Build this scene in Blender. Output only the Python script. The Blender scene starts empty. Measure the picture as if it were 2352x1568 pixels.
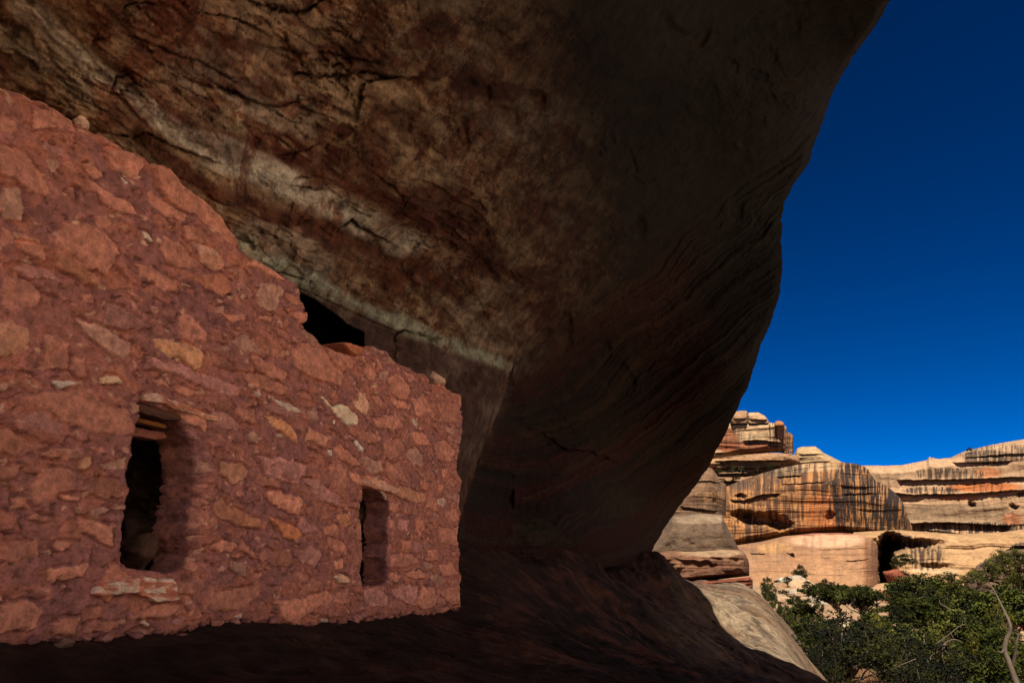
import bpy, math, random
import numpy as np

# ------------------------------------------------------------------ camera, sky, sun, exposure
SC = bpy.context.scene
COL = SC.collection
F_PX, CX, CY = 1568.0, 1176.0, 784.0                 # photo measured on a 2352 x 1568 sheet, 24 mm lens
PITCH = math.atan(556 / F_PX)
CP, SP = math.cos(PITCH), math.sin(PITCH)
cam = bpy.data.objects.new('camera', bpy.data.cameras.new('camera'))
COL.objects.link(cam)
cam.data.sensor_width = 36; cam.data.lens = 24
cam.data.clip_start = 0.05; cam.data.clip_end = 6000
cam.rotation_euler = (math.pi / 2 + PITCH, 0, 0)
SC.camera = cam

SUN_AZ, SUN_EL = math.radians(-8), math.radians(52)   # high sun behind the camera, a little to its left
TO_SUN = np.array([math.sin(SUN_AZ) * math.cos(SUN_EL), -math.cos(SUN_AZ) * math.cos(SUN_EL), math.sin(SUN_EL)])
world = bpy.data.worlds.new('World'); SC.world = world; world.use_nodes = True
wn = world.node_tree; bg = wn.nodes['Background']
sky = wn.nodes.new('ShaderNodeTexSky'); sky.sky_type = 'NISHITA'; sky.sun_disc = False
sky.sun_elevation = SUN_EL; sky.sun_rotation = math.pi - SUN_AZ
sky.altitude = 2800; sky.air_density = 0.7; sky.dust_density = 0.0; sky.ozone_density = 5.0
gam = wn.nodes.new('ShaderNodeGamma'); gam.inputs['Gamma'].default_value = 1.55        # a polarised, deeper sky
hsv = wn.nodes.new('ShaderNodeHueSaturation'); hsv.inputs['Saturation'].default_value = 1.22; hsv.inputs['Value'].default_value = 0.34
wn.links.new(sky.outputs[0], gam.inputs['Color']); wn.links.new(gam.outputs[0], hsv.inputs['Color']); wn.links.new(hsv.outputs[0], bg.inputs['Color'])
bg.inputs['Strength'].default_value = 0.05
sun = bpy.data.objects.new('sun', bpy.data.lights.new('sun', 'SUN')); COL.objects.link(sun)
sun.data.energy = 5.0; sun.data.angle = math.radians(0.53); sun.data.color = (1.0, 0.92, 0.80)
from mathutils import Vector
sun.rotation_euler = Vector(TO_SUN).to_track_quat('Z', 'Y').to_euler()
SC.view_settings.view_transform = 'Standard'; SC.view_settings.look = 'None'
SC.view_settings.exposure = 1.44; SC.view_settings.gamma = 1.0
SC.cycles.use_denoising = True
SC.cycles.max_bounces = 10; SC.cycles.diffuse_bounces = 6
SC.cycles.sample_clamp_indirect = 6

# ------------------------------------------------------------------ small maths kit
def A(x): return np.asarray(x, float)
def ray(px, py):
    px, py = A(px), A(py)
    x = (px - CX) / F_PX; y = -(py - CY) / F_PX
    v = np.stack([x, CP - y * SP, SP + y * CP], -1)
    return v / np.linalg.norm(v, axis=-1, keepdims=True)
def at(px, py, r): return ray(px, py) * A(r)[..., None]
def azel(az, el):
    a, e = np.radians(az), np.radians(el)
    return np.array([math.sin(a) * math.cos(e), math.cos(a) * math.cos(e), math.sin(e)])
def project(v):
    Fd = v[..., 1] * CP + v[..., 2] * SP; U = -v[..., 1] * SP + v[..., 2] * CP
    Fs = np.where(Fd < 0.05, 0.05, Fd)
    px = CX + F_PX * v[..., 0] / Fs; py = CY - F_PX * U / Fs
    return np.where(Fd < 0.05, 99999, px), np.where(Fd < 0.05, 99999, py)
def sstep(a, b, x):
    t = np.clip((x - a) / (b - a), 0, 1); return t * t * (3 - 2 * t)
def hsh(i, j, k, s):
    n = (i.astype(np.int64) * 374761393 + j.astype(np.int64) * 668265263 + k.astype(np.int64) * 1440670441 + s * 982451653) & 0xffffffff
    n = ((n ^ (n >> 13)) * 1274126177) & 0xffffffff
    n = ((n ^ (n >> 16)) * 2246822519) & 0xffffffff
    return ((n ^ (n >> 15)) & 0xffffff) / float(0xffffff)
def vn(x, y, z=None, s=0):
    x, y = np.broadcast_arrays(A(x), A(y)); z = np.zeros_like(x) if z is None else A(z)
    i, j, k = np.floor(x), np.floor(y), np.floor(z)
    u, v, w = x - i, y - j, z - k
    u = u * u * u * (u * (u * 6 - 15) + 10); v = v * v * v * (v * (v * 6 - 15) + 10); w = w * w * w * (w * (w * 6 - 15) + 10)
    def L(a, b, t): return a + (b - a) * t
    def plane(kk): return L(L(hsh(i, j, kk, s), hsh(i + 1, j, kk, s), u), L(hsh(i, j + 1, kk, s), hsh(i + 1, j + 1, kk, s), u), v)
    if not np.any(z): return plane(k)
    return L(plane(k), plane(k + 1), w)
def fbm(x, y, z=None, o=4, s=0, g=0.5):
    t, a, n = 0.0, 1.0, 0.0; f = 1.0
    for q in range(o):
        t = t + a * vn(A(x) * f, A(y) * f, None if z is None else A(z) * f, s + 31 * q); n += a; a *= g; f *= 2.03
    return t / n                                         # 0..1, mean 0.5
def ridge(x, y, z=None, o=4, s=0):
    return 1 - np.abs(2 * fbm(x, y, z, o, s) - 1)
def worley(x, y, s=0):
    i0, j0 = np.floor(x), np.floor(y); d1 = np.full(x.shape, 9.0); d2 = d1.copy(); idd = np.zeros(x.shape); ox = idd.copy(); oy = idd.copy()
    for di in (-1, 0, 1):
        for dj in (-1, 0, 1):
            i, j = i0 + di, j0 + dj
            fx = i + hsh(i, j, i * 0, s); fy = j + hsh(i, j, i * 0, s + 7); d = np.hypot(x - fx, y - fy)
            h = hsh(i, j, i * 0, s + 13); c = d < d1; ox = np.where(c, x - fx, ox); oy = np.where(c, y - fy, oy)
            d2 = np.where(c, d1, np.minimum(d2, d)); idd = np.where(c, h, idd); d1 = np.where(c, d, d1)
    return d1, d2, idd, ox, oy
def inpoly(poly, x, y):
    poly = A(poly); r = np.zeros(np.shape(x), bool); n = len(poly)
    for a in range(n):
        x1, y1 = poly[a]; x2, y2 = poly[(a + 1) % n]
        if y1 == y2: continue
        c = ((y1 > y) != (y2 > y)) & (x < (x2 - x1) * (y - y1) / (y2 - y1) + x1); r ^= c
    return r
def linedist(pl, x, y, closed=False):
    """distance to a polyline, and which side of it"""
    pl = A(pl); best = np.full(np.shape(x), 1e9); side = np.zeros(np.shape(x)); n = len(pl)
    for a in range(n if closed else n - 1):
        p, q = pl[a], pl[(a + 1) % n]; dx, dy = q - p; L2 = dx * dx + dy * dy + 1e-12
        t = np.clip(((x - p[0]) * dx + (y - p[1]) * dy) / L2, 0, 1)
        d = np.hypot(x - p[0] - t * dx, y - p[1] - t * dy); c = d < best
        side = np.where(c, np.sign(dx * (y - p[1]) - dy * (x - p[0])), side); best = np.where(c, d, best)
    return best, side
class RBF:
    def __init__(self, P, V, k='cubic', lam=0.0):
        self.P, self.k = A(P), k; n, d = self.P.shape
        M = np.zeros((n + d + 1,) * 2); M[:n, :n] = self.phi(self.P) + lam * np.eye(n)
        M[:n, n] = 1; M[n, :n] = 1; M[:n, n + 1:] = self.P; M[n + 1:, :n] = self.P.T
        self.w = np.linalg.lstsq(M, np.concatenate([A(V), np.zeros(d + 1)]), rcond=None)[0]
    def phi(self, X):
        r = np.sqrt(((X[:, None, :] - self.P[None]) ** 2).sum(-1))
        return r ** 3 if self.k == 'cubic' else (r if self.k == 'lin' else r * r * np.log(r + 1e-9))
    def __call__(self, X):
        X = A(X); sh = X.shape[:-1]; X = X.reshape(-1, X.shape[-1]); out = np.empty(len(X)); n = len(self.P)
        for a in range(0, len(X), 40000):
            b = X[a:a + 40000]; out[a:a + 40000] = self.phi(b) @ self.w[:n] + self.w[n] + b @ self.w[n + 1:]
        return out.reshape(sh)
def mix(a, b, t):
    t = A(t)[..., None]; return a * (1 - t) + b * t
def lin(r, g, b):
    return A([((c / 255) / 12.92 if c / 255 <= 0.04045 else ((c / 255 + 0.055) / 1.055) ** 2.4) for c in (r, g, b)])

# ------------------------------------------------------------------ mesh helpers
def mesh_obj(name, V, Fq, mat, parent=None, col=None, smooth=True, tri=None):
    V = np.ascontiguousarray(V, np.float32).reshape(-1, 3); me = bpy.data.meshes.new(name)
    Fq = np.asarray(Fq if Fq is not None else np.zeros((0, 4)), np.int32).reshape(-1, 4)
    T = np.asarray(tri if tri is not None else np.zeros((0, 3)), np.int32).reshape(-1, 3)
    nl = Fq.size + T.size; npol = len(Fq) + len(T)
    me.vertices.add(len(V)); me.vertices.foreach_set('co', V.ravel())
    me.loops.add(nl); me.loops.foreach_set('vertex_index', np.concatenate([Fq.ravel(), T.ravel()]).astype(np.int32))
    me.polygons.add(npol)
    tot = np.concatenate([np.full(len(Fq), 4), np.full(len(T), 3)]).astype(np.int32)
    me.polygons.foreach_set('loop_start', (np.cumsum(tot) - tot).astype(np.int32)); me.polygons.foreach_set('loop_total', tot)
    me.polygons.foreach_set('use_smooth', np.full(npol, smooth))
    me.update(calc_edges=True); me.validate()
    if col is not None:
        c4 = np.ones((len(V), 4), np.float32); c4[:, :3] = np.clip(A(col).reshape(-1, 3), 0.004, 0.92)
        me.color_attributes.new('Col', 'FLOAT_COLOR', 'POINT').data.foreach_set('color', c4.ravel())
    me.materials.append(mat)
    o = bpy.data.objects.new(name, me); COL.objects.link(o)
    if parent is not None: o.parent = parent
    return o
def gridfaces(nr, nc, flip=False):
    i = np.arange(nr * nc).reshape(nr, nc)
    q = np.stack([i[:-1, :-1], i[:-1, 1:], i[1:, 1:], i[1:, :-1]], -1).reshape(-1, 4)
    return q[:, ::-1] if flip else q
def gridnormals(V):
    a = np.gradient(V, axis=0); b = np.gradient(V, axis=1); n = np.cross(b, a)
    return n / (np.linalg.norm(n, axis=-1, keepdims=True) + 1e-12)
def tag(o, label=None, cat=None, group=None, kind=None):
    if label: o['label'] = label
    if cat: o['category'] = cat
    if group: o['group'] = group
    if kind: o['kind'] = kind
    return o
def empty(name, loc=(0, 0, 0)):
    o = bpy.data.objects.new(name, None); COL.objects.link(o); o.location = loc; return o
def rock_mat(name, bump=0.3, scale=14.0, fine=120.0, vary=0.35, dist=0.01, stretch=(1, 1, 1), rough=0.92, speck=0.0, mottle=None):
    m = bpy.data.materials.new(name); m.use_nodes = True; N = m.node_tree.nodes; L = m.node_tree.links
    b = N['Principled BSDF']; b.inputs['Roughness'].default_value = rough; b.inputs['Specular IOR Level'].default_value = 0.2
    at_ = N.new('ShaderNodeAttribute'); at_.attribute_name = 'Col'
    tc = N.new('ShaderNodeTexCoord'); mp = N.new('ShaderNodeMapping'); mp.inputs['Scale'].default_value = stretch
    L.new(tc.outputs['Object'], mp.inputs['Vector'])
    n1 = N.new('ShaderNodeTexNoise'); n1.inputs['Scale'].default_value = scale; n1.inputs['Detail'].default_value = 8; n1.inputs['Roughness'].default_value = 0.65
    n2 = N.new('ShaderNodeTexNoise'); n2.inputs['Scale'].default_value = fine; n2.inputs['Detail'].default_value = 5; n2.inputs['Roughness'].default_value = 0.7
    L.new(mp.outputs[0], n1.inputs['Vector']); L.new(mp.outputs[0], n2.inputs['Vector'])
    ad = N.new('ShaderNodeMath'); ad.operation = 'MULTIPLY_ADD'; ad.inputs[1].default_value = 0.5
    L.new(n2.outputs[0], ad.inputs[0]); L.new(n1.outputs[0], ad.inputs[2])
    mr = N.new('ShaderNodeMapRange'); mr.inputs['From Min'].default_value = 0.45; mr.inputs['From Max'].default_value = 1.05
    mr.inputs['To Min'].default_value = 1 - vary; mr.inputs['To Max'].default_value = 1 + vary
    L.new(ad.outputs[0], mr.inputs['Value'])
    vm = N.new('ShaderNodeVectorMath'); vm.operation = 'SCALE'
    L.new(at_.outputs['Color'], vm.inputs[0]); L.new(mr.outputs[0], vm.inputs['Scale'])
    out = vm.outputs[0]
    if mottle:                                            # rusty mottling finer than the mesh
        n4 = N.new('ShaderNodeTexNoise'); n4.inputs['Scale'].default_value = mottle[2]; n4.inputs['Detail'].default_value = 12; n4.inputs['Roughness'].default_value = 0.72; n4.inputs['Distortion'].default_value = 0.6
        L.new(mp.outputs[0], n4.inputs['Vector'])
        r4 = N.new('ShaderNodeMapRange'); r4.inputs['From Min'].default_value = 0.52; r4.inputs['From Max'].default_value = 0.60; r4.inputs['To Max'].default_value = mottle[1]
        L.new(n4.outputs[0], r4.inputs['Value'])
        m4 = N.new('ShaderNodeMix'); m4.data_type = 'RGBA'; m4.blend_type = 'MULTIPLY'; m4.inputs['B'].default_value = tuple(c / .115 for c in mottle[0]) + (1,)
        L.new(r4.outputs[0], m4.inputs['Factor']); L.new(out, m4.inputs['A']); out = m4.outputs['Result']
    if speck:
        n3 = N.new('ShaderNodeTexNoise'); n3.inputs['Scale'].default_value = fine * 0.7; n3.inputs['Detail'].default_value = 2
        L.new(tc.outputs['Object'], n3.inputs['Vector'])
        r3 = N.new('ShaderNodeMapRange'); r3.inputs['From Min'].default_value = 0.71; r3.inputs['From Max'].default_value = 0.76; r3.inputs['To Max'].default_value = speck
        L.new(n3.outputs[0], r3.inputs['Value'])
        mx = N.new('ShaderNodeMix'); mx.data_type = 'RGBA'; mx.inputs['B'].default_value = (0.62, 0.5, 0.42, 1)
        L.new(r3.outputs[0], mx.inputs['Factor']); L.new(out, mx.inputs['A']); out = mx.outputs['Result']
    L.new(out, b.inputs['Base Color'])
    bp = N.new('ShaderNodeBump'); bp.inputs['Strength'].default_value = bump; bp.inputs['Distance'].default_value = dist
    L.new(ad.outputs[0], bp.inputs['Height']); L.new(bp.outputs[0], b.inputs['Normal'])
    return m

# ------------------------------------------------------------------ the ruin's front wall: a vertical plane going away to the right
WA = math.radians(17.5); WD = 2.4
WU = np.array([math.sin(WA), math.cos(WA), 0.0]); WN = np.array([math.cos(WA), -math.sin(WA), 0.0])
def wall_r(px, py):
    return -WD / (ray(px, py) @ WN)
def wall_uv(px, py):
    X = ray(px, py) * wall_r(px, py)[..., None]; return X @ WU, X[..., 2]
def wall_xyz(u, z, h=0.0):
    return A(u)[..., None] * WU - WD * WN + A(z)[..., None] * A([0, 0, 1]) + A(h)[..., None] * WN
c3 = lambda pts: [(558.3 + .2969 * x, 628.1 + .2969 * y) for x, y in pts]
c1 = lambda pts: [(.3859 * x, .3859 * y) for x, y in pts]
c2 = lambda pts: [(.2969 * x, 558.3 + .2969 * y) for x, y in pts]
c4 = lambda pts: [(.2969 * x, 1046.9 + .2969 * y) for x, y in pts]
c5 = lambda pts: [(628.1 + .3561 * x, 1009.9 + .3561 * y) for x, y in pts]
cw = lambda pts: [(209.4 + .3116 * x, 872.4 + .3116 * y) for x, y in pts]
cn = lambda pts: [(753.8 + .2672 * x, 1046.9 + .2672 * y) for x, y in pts]
def uvp(pts):
    p = A(pts); u, z = wall_uv(p[:, 0], p[:, 1]); return np.stack([u, z], -1)

OUT = [(-900, 1490), (-900, -150), (-300, 20), (0, 195), (60, 213), (75, 226), (100, 228), (150, 262), (190, 290), (240, 312), (335, 362), (347, 378), (382, 385), (405, 408), (420, 425), (470, 458),
       (510, 492), (545, 540), (549, 553), (560, 580), (585, 595)] + \
      c3([(370, 40), (430, 90), (465, 150), (460, 190), (490, 250), (510, 300), (505, 345), (490, 375), (478, 385), (480, 420), (540, 468), (590, 510), (620, 548), (690, 573), (780, 610), (840, 632), (900, 612), (935, 578), (960, 556), (985, 553),
          (1040, 568), (1060, 580), (1130, 600), (1150, 640), (1200, 690), (1260, 715), (1315, 730), (1335, 758), (1430, 778), (1445, 850), (1500, 850), (1530, 800), (1560, 845), (1575, 890), (1630, 920), (1690, 930), (1692, 1000), (1688, 1050), (1700, 1130),
          (1695, 1240), (1680, 1350), (1660, 1430), (1655, 1500)]) + [(1052, 1085), (1062, 1105), (1058, 1130), (1055, 1165), (1060, 1180), (1053, 1200), (1052, 1240), (1058, 1270), (1055, 1300), (1062, 1325), (1057, 1345), (1060, 1390), (1064, 1440), (1060, 1490)]
DOORWAY = cw([(378, 170), (640, 248), (720, 380), (785, 500), (808, 700), (795, 830), (770, 960), (742, 1150), (785, 1280), (735, 1390), (600, 1425), (430, 1405), (285, 1395), (238, 1320), (243, 1100), (265, 940), (292, 820), (278, 740), (277, 665), (305, 600), (312, 540), (305, 480), (328, 350), (352, 300), (362, 230)])
NICHE = cn([(300, 262), (450, 312), (515, 390), (520, 440), (535, 500), (512, 560), (508, 640), (525, 760), (492, 850), (512, 1000), (515, 1095), (400, 1115), (297, 1117), (278, 1050), (298, 850), (290, 650), (272, 490), (290, 375)])

# the stones of the masonry, read off the photograph: (outline, colour, how far it stands out in mm)
OR, BR, TA, PI, WH = lin(206, 144, 126), lin(224, 156, 134), lin(208, 162, 146), lin(206, 150, 144), lin(246, 226, 210)
MORT = lin(180, 126, 124)
ST = []
def S(conv, pts, colr, h=14): ST.append((conv(pts), colr, h))
S(c1, [(890, 950), (1000, 1000), (1190, 1160), (1270, 1230), (1370, 1340), (1425, 1420), (1380, 1450), (1290, 1370), (1090, 1250), (1000, 1210), (930, 1120)], BR, 26)
S(c1, [(330, 1400), (370, 1320), (520, 1340), (600, 1380), (700, 1460), (715, 1510), (680, 1568), (640, 1640), (560, 1600), (450, 1560), (330, 1520)], OR, 24)
S(c1, [(650, 830), (860, 940), (860, 1000), (800, 1050), (700, 1020), (620, 920)], OR, 14)
S(c1, [(0, 850), (130, 900), (230, 1010), (290, 1120), (270, 1180), (160, 1140), (80, 1050), (0, 1030)], OR, 18)
S(c1, [(200, 640), (330, 640), (440, 720), (450, 800), (330, 760), (200, 780)], OR, 12)
S(c1, [(250, 930), (340, 960), (340, 1040), (290, 1010)], TA, 12)
S(c1, [(0, 1100), (110, 1100), (140, 1200), (120, 1320), (0, 1300)], TA * .8, 8)
S(c1, [(500, 1080), (560, 1080), (760, 1200), (810, 1290), (700, 1260), (600, 1200)], OR, 16)
S(c1, [(550, 1290), (620, 1280), (660, 1340), (660, 1400), (560, 1330)], OR, 12)
S(c1, [(80, 1400), (150, 1400), (270, 1490), (275, 1560), (120, 1540)], OR, 14)
S(c1, [(0, 650), (60, 700), (90, 760), (60, 790), (0, 750)], OR, 14)
S(c1, [(880, 1140), (990, 1210), (1100, 1270), (1080, 1320), (980, 1290), (890, 1200)], OR * .9, 12)
S(c1, [(600, 880), (760, 900), (830, 960), (700, 960)], OR, 8)
S(c1, [(1080, 1340), (1200, 1360), (1280, 1440), (1180, 1470), (1100, 1420)], OR, 9)
S(c1, [(0, 1330), (60, 1380), (80, 1440), (0, 1480)], OR, 12)
S(c1, [(470, 960), (560, 980), (620, 1050), (540, 1060)], OR * .9, 9)
S(c1, [(1150, 1450), (1270, 1470), (1330, 1560), (1200, 1550)], TA, 10)
S(c2, [(410, 100), (490, 88), (640, 160), (770, 265), (775, 320), (740, 333), (600, 262), (440, 192)], lin(192, 134, 110), 30)
S(c2, [(140, 0), (260, 30), (360, 90), (350, 150), (260, 130), (150, 70)], OR, 15)
S(c2, [(-40, 610), (60, 605), (120, 640), (210, 660), (212, 720), (215, 800), (90, 850), (-40, 890)], lin(212, 158, 132), 26)
S(c2, [(570, 590), (640, 590), (800, 640), (960, 740), (1005, 770), (1000, 840), (965, 935), (900, 900), (740, 770), (650, 680)], TA, 18)
S(c2, [(330, 700), (420, 700), (530, 760), (520, 860), (500, 960), (340, 960)], OR, 15)
S(c2, [(530, 880), (640, 890), (670, 1000), (670, 1050), (590, 1040), (520, 960)], OR * 1.05, 17)
S(c2, [(770, 1060), (820, 1030), (930, 1060), (945, 1090), (860, 1105), (790, 1100)], lin(238, 202, 172), 22)
S(c2, [(1165, 740), (1250, 735), (1480, 790), (1575, 850), (1570, 930), (1520, 965), (1430, 940), (1380, 880), (1300, 860), (1200, 810)], lin(240, 182, 144), 24)
S(c2, [(1380, 560), (1480, 560), (1600, 700), (1590, 780), (1500, 770), (1400, 740)], OR, 14)
S(c2, [(1120, 880), (1300, 930), (1500, 980), (1700, 1050), (1860, 1110), (1860, 1175), (1700, 1160), (1500, 1080), (1300, 1010), (1120, 990)], PI, 26)
S(c2, [(1330, 1110), (1440, 1110), (1560, 1160), (1470, 1185), (1380, 1160)], BR, 18)
S(c2, [(150, 1200), (250, 1190), (600, 1120), (760, 1180), (860, 1260), (970, 1290), (1040, 1390), (1030, 1480), (900, 1490), (700, 1480), (500, 1400), (350, 1290)], OR, 20)
S(c2, [(0, 1240), (40, 1240), (30, 1310), (-30, 1310)], TA, 12)
S(c2, [(1930, 900), (1990, 860), (2100, 930), (2220, 1010), (2210, 1070), (2100, 1050), (2000, 1000)], OR, 20)
S(c2, [(1870, 1000), (2000, 1010), (2230, 1110), (2210, 1190), (2100, 1160), (1930, 1080)], OR, 16)
S(c2, [(1500, 250), (1700, 230), (1790, 310), (1780, 380), (1700, 410), (1600, 360), (1520, 290)], lin(198, 134, 114), 20)
S(c2, [(1070, 150), (1200, 180), (1360, 290), (1380, 400), (1250, 350), (1120, 260)], OR, 14)
S(c2, [(2000, 300), (2180, 330), (2200, 400), (2150, 440), (2140, 540), (2000, 480)], TA, 12)
S(c2, [(1900, 180), (1960, 120), (2100, 190), (2220, 280), (2180, 290), (2050, 230)], BR, 26)
S(c2, [(2240, 540), (2350, 520), (2350, 600), (2270, 590)], OR, 18)
S(c2, [(2000, 560), (2120, 580), (2100, 620), (2000, 590)], BR, 10)
S(c2, [(1560, 80), (1700, 90), (1740, 190), (1650, 220), (1540, 150)], lin(206, 150, 126), 16)
S(c2, [(2060, 1340), (2120, 1350), (2230, 1390), (2300, 1480), (2290, 1540), (2180, 1470), (2100, 1410)], lin(240, 172, 132), 24)
S(c2, [(1900, 1490), (1960, 1470), (2010, 1510), (2000, 1568), (1930, 1540)], TA, 18)
S(c2, [(1720, 540), (1880, 560), (1900, 620), (1760, 600)], BR, 16)
S(c2, [(2100, 1200), (2300, 1270), (2350, 1320), (2200, 1290)], WH * .9, 14)
S(c2, [(1960, 1225), (2110, 1260), (2320, 1330), (2300, 1370), (2100, 1310)], PI * .8, 20)
S(c2, [(0, 250), (180, 270), (300, 400), (280, 500), (100, 520), (0, 480)], OR * .9, 10)
S(c2, [(1180, 1070), (1290, 1090), (1320, 1140), (1230, 1120)], BR, 14)
S(c2, [(0, 1060), (70, 1110), (60, 1150), (10, 1150)], TA, 15)
S(c2, [(600, 370), (700, 380), (720, 460), (620, 450)], OR, 8)
S(c2, [(1650, 500), (1740, 480), (1740, 560), (1660, 560)], TA, 12)
S(c3, [(370, 590), (480, 540), (620, 590), (780, 790), (740, 860), (600, 820), (400, 740)], OR, 18)
S(c3, [(650, 580), (740, 600), (850, 670), (850, 720), (760, 760), (680, 670)], BR, 20)
S(c3, [(590, 960), (640, 975), (690, 1025), (790, 1020), (860, 1070), (885, 1110), (875, 1180), (800, 1170), (720, 1110), (680, 1040)], lin(252, 228, 202), 26)
S(c3, [(840, 990), (890, 985), (895, 910), (940, 920), (945, 970), (980, 1000), (950, 1090), (880, 1050)], lin(242, 190, 164), 18)
S(c3, [(1110, 830), (1180, 770), (1290, 860), (1300, 920), (1260, 990), (1150, 940)], OR, 18)
S(c3, [(1120, 960), (1230, 990), (1290, 1030), (1270, 1065), (1180, 1030)], BR, 22)
S(c3, [(480, 1290), (520, 1190), (600, 1230), (660, 1290), (620, 1370), (560, 1300)], lin(222, 160, 134), 18)
S(c3, [(700, 1350), (760, 1320), (830, 1410), (910, 1470), (850, 1490), (750, 1430)], BR, 20)
S(c3, [(650, 1370), (690, 1370), (690, 1410), (660, 1425)], WH, 16)
S(c3, [(860, 1285), (920, 1340), (935, 1390), (915, 1390), (870, 1330)], lin(254, 240, 228), 24)
S(c3, [(765, 1240), (850, 1270), (870, 1310), (800, 1280)], PI * .8, 16)
S(c3, [(900, 1240), (1000, 1230), (1080, 1260), (1020, 1310), (930, 1290)], OR, 16)
S(c3, [(1090, 1300), (1200, 1270), (1250, 1340), (1190, 1430), (1090, 1400)], OR, 18)
S(c3, [(1280, 1230), (1390, 1220), (1470, 1340), (1330, 1320)], BR, 16)
S(c3, [(1480, 1310), (1560, 1290), (1640, 1380), (1600, 1460), (1500, 1420)], OR, 16)
S(c3, [(1000, 1120), (1180, 1090), (1240, 1180), (1150, 1200), (1020, 1180)], OR, 12)
S(c3, [(100, 1420), (250, 1420), (500, 1480), (480, 1568), (150, 1540)], PI, 14)
S(c3, [(900, 1440), (1030, 1440), (1080, 1540), (960, 1540)], TA * .9, 12)
S(c3, [(370, 290), (500, 300), (505, 360), (450, 390), (380, 330)], BR, 20)
S(c3, [(1060, 760), (1120, 760), (1100, 850), (1050, 820)], TA, 16)
S(c3, [(1010, 640), (1080, 700), (1080, 750), (1030, 720)], BR, 16)
S(c3, [(1490, 800), (1540, 800), (1580, 900), (1510, 880)], OR, 14)
S(c3, [(680, 1130), (705, 1130), (705, 1158), (683, 1158)], WH, 18)
S(c3, [(260, 1240), (298, 1245), (295, 1275), (265, 1272)], WH * .95, 18)
S(c3, [(960, 690), (1040, 780), (1000, 840), (940, 780)], OR, 12)
S(c3, [(1300, 960), (1420, 960), (1460, 1080), (1340, 1100)], OR, 9)
S(c3, [(1500, 1000), (1650, 1000), (1660, 1150), (1520, 1150)], OR * .9, 9)
S(c4, [(600, 50), (640, 10), (700, 10), (710, 70), (660, 125), (610, 100)], lin(210, 160, 128), 20)
S(c4, [(230, 230), (330, 90), (500, 90), (590, 150), (560, 260), (430, 300), (270, 370)], OR * .95, 16)
S(c4, [(125, 320), (230, 310), (240, 400), (140, 420)], BR, 16)
S(c4, [(600, 470), (740, 490), (900, 520), (850, 560), (870, 690), (800, 680), (620, 560)], OR, 16)
S(c4, [(400, 690), (450, 640), (560, 660), (520, 740), (430, 740)], OR * .9, 14)
S(c4, [(350, 890), (520, 860), (690, 820), (640, 930), (500, 980), (350, 960)], BR, 18)
S(c4, [(0, 1130), (200, 1130), (340, 1190), (270, 1330), (100, 1360), (-60, 1370)], OR, 18)
S(c4, [(400, 1290), (500, 1250), (620, 1250), (580, 1400), (420, 1390)], OR * .9, 14)
S(c4, [(980, 1250), (1200, 1150), (1380, 1150), (1450, 1230), (1200, 1260)], OR, 14)
S(c4, [(1080, 1290), (1120, 1265), (1160, 1275), (1155, 1315), (1110, 1300)], WH * .9, 14)
S(c4, [(1630, 390), (1700, 330), (1800, 390), (2010, 480), (2020, 560), (1900, 560), (1700, 490)], lin(206, 146, 116), 16)
S(c4, [(1690, 50), (1850, 50), (1910, 90), (1920, 180), (1800, 200), (1690, 150)], lin(210, 154, 130), 16)
S(c4, [(2050, 270), (2130, 260), (2330, 330), (2320, 430), (2280, 450), (2100, 380)], BR, 18)
S(c4, [(2070, 470), (2200, 500), (2300, 560), (2350, 610), (2280, 650), (2200, 640), (2120, 530)], lin(222, 148, 110), 18)
S(c4, [(1600, 1060), (1990, 1010), (2010, 1060), (1880, 1170), (1750, 1200), (1620, 1190)], OR, 12)
S(c4, [(1830, 640), (1880, 650), (1990, 780), (1960, 800), (1860, 740)], OR * .9, 10)
S(c4, [(2100, 60), (2330, 80), (2320, 180), (2200, 200), (2050, 130)], PI, 14)
S(c4, [(0, 700), (150, 640), (320, 640), (300, 760), (80, 800)], OR * .85, 8)
S(c4, [(1800, 1240), (1860, 1215), (1870, 1260), (1830, 1275)], WH * .9, 16)
S(c4, [(480, 300), (620, 310), (600, 345), (500, 340)], BR, 10)
S(c4, [(0, 60), (180, 70), (150, 160), (0, 200)], OR * .9, 8)
S(c5, [(345, 160), (430, 165), (480, 210), (470, 310), (380, 300)], OR, 18)
S(c5, [(570, 110), (690, 130), (700, 210), (600, 180)], TA * .85, 14)
S(c5, [(720, 150), (810, 150), (840, 230), (870, 260), (740, 250)], OR, 16)
S(c5, [(490, 200), (560, 220), (550, 280), (500, 270)], BR, 16)
S(c5, [(790, 350), (820, 290), (970, 350), (970, 390), (920, 410), (810, 370)], lin(210, 154, 128), 26)
S(c5, [(990, 370), (1020, 340), (1055, 430), (1050, 460), (980, 430)], OR, 18)
S(c5, [(0, 140), (150, 140), (190, 210), (150, 290), (60, 240)], PI, 14)
S(c5, [(180, 250), (280, 260), (430, 370), (420, 430), (280, 370)], PI * .95, 14)
S(c5, [(340, 640), (400, 630), (470, 690), (460, 740), (360, 700)], BR, 18)
S(c5, [(385, 780), (450, 770), (460, 830), (400, 840)], BR, 10)
S(c5, [(390, 890), (430, 850), (490, 890), (490, 925), (410, 930)], lin(250, 208, 178), 24)
S(c5, [(380, 1000), (480, 950), (490, 1060), (400, 1060)], OR, 16)
S(c5, [(-20, 1050), (100, 1010), (190, 1010), (360, 970), (390, 1000), (350, 1060), (210, 1130), (150, 1190), (50, 1160)], BR, 20)
S(c5, [(580, 960), (680, 950), (730, 1000), (740, 1060), (700, 1080), (590, 1060)], PI, 16)
S(c5, [(760, 950), (930, 945), (930, 1010), (900, 1060), (860, 1060), (780, 1000)], PI, 16)
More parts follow.
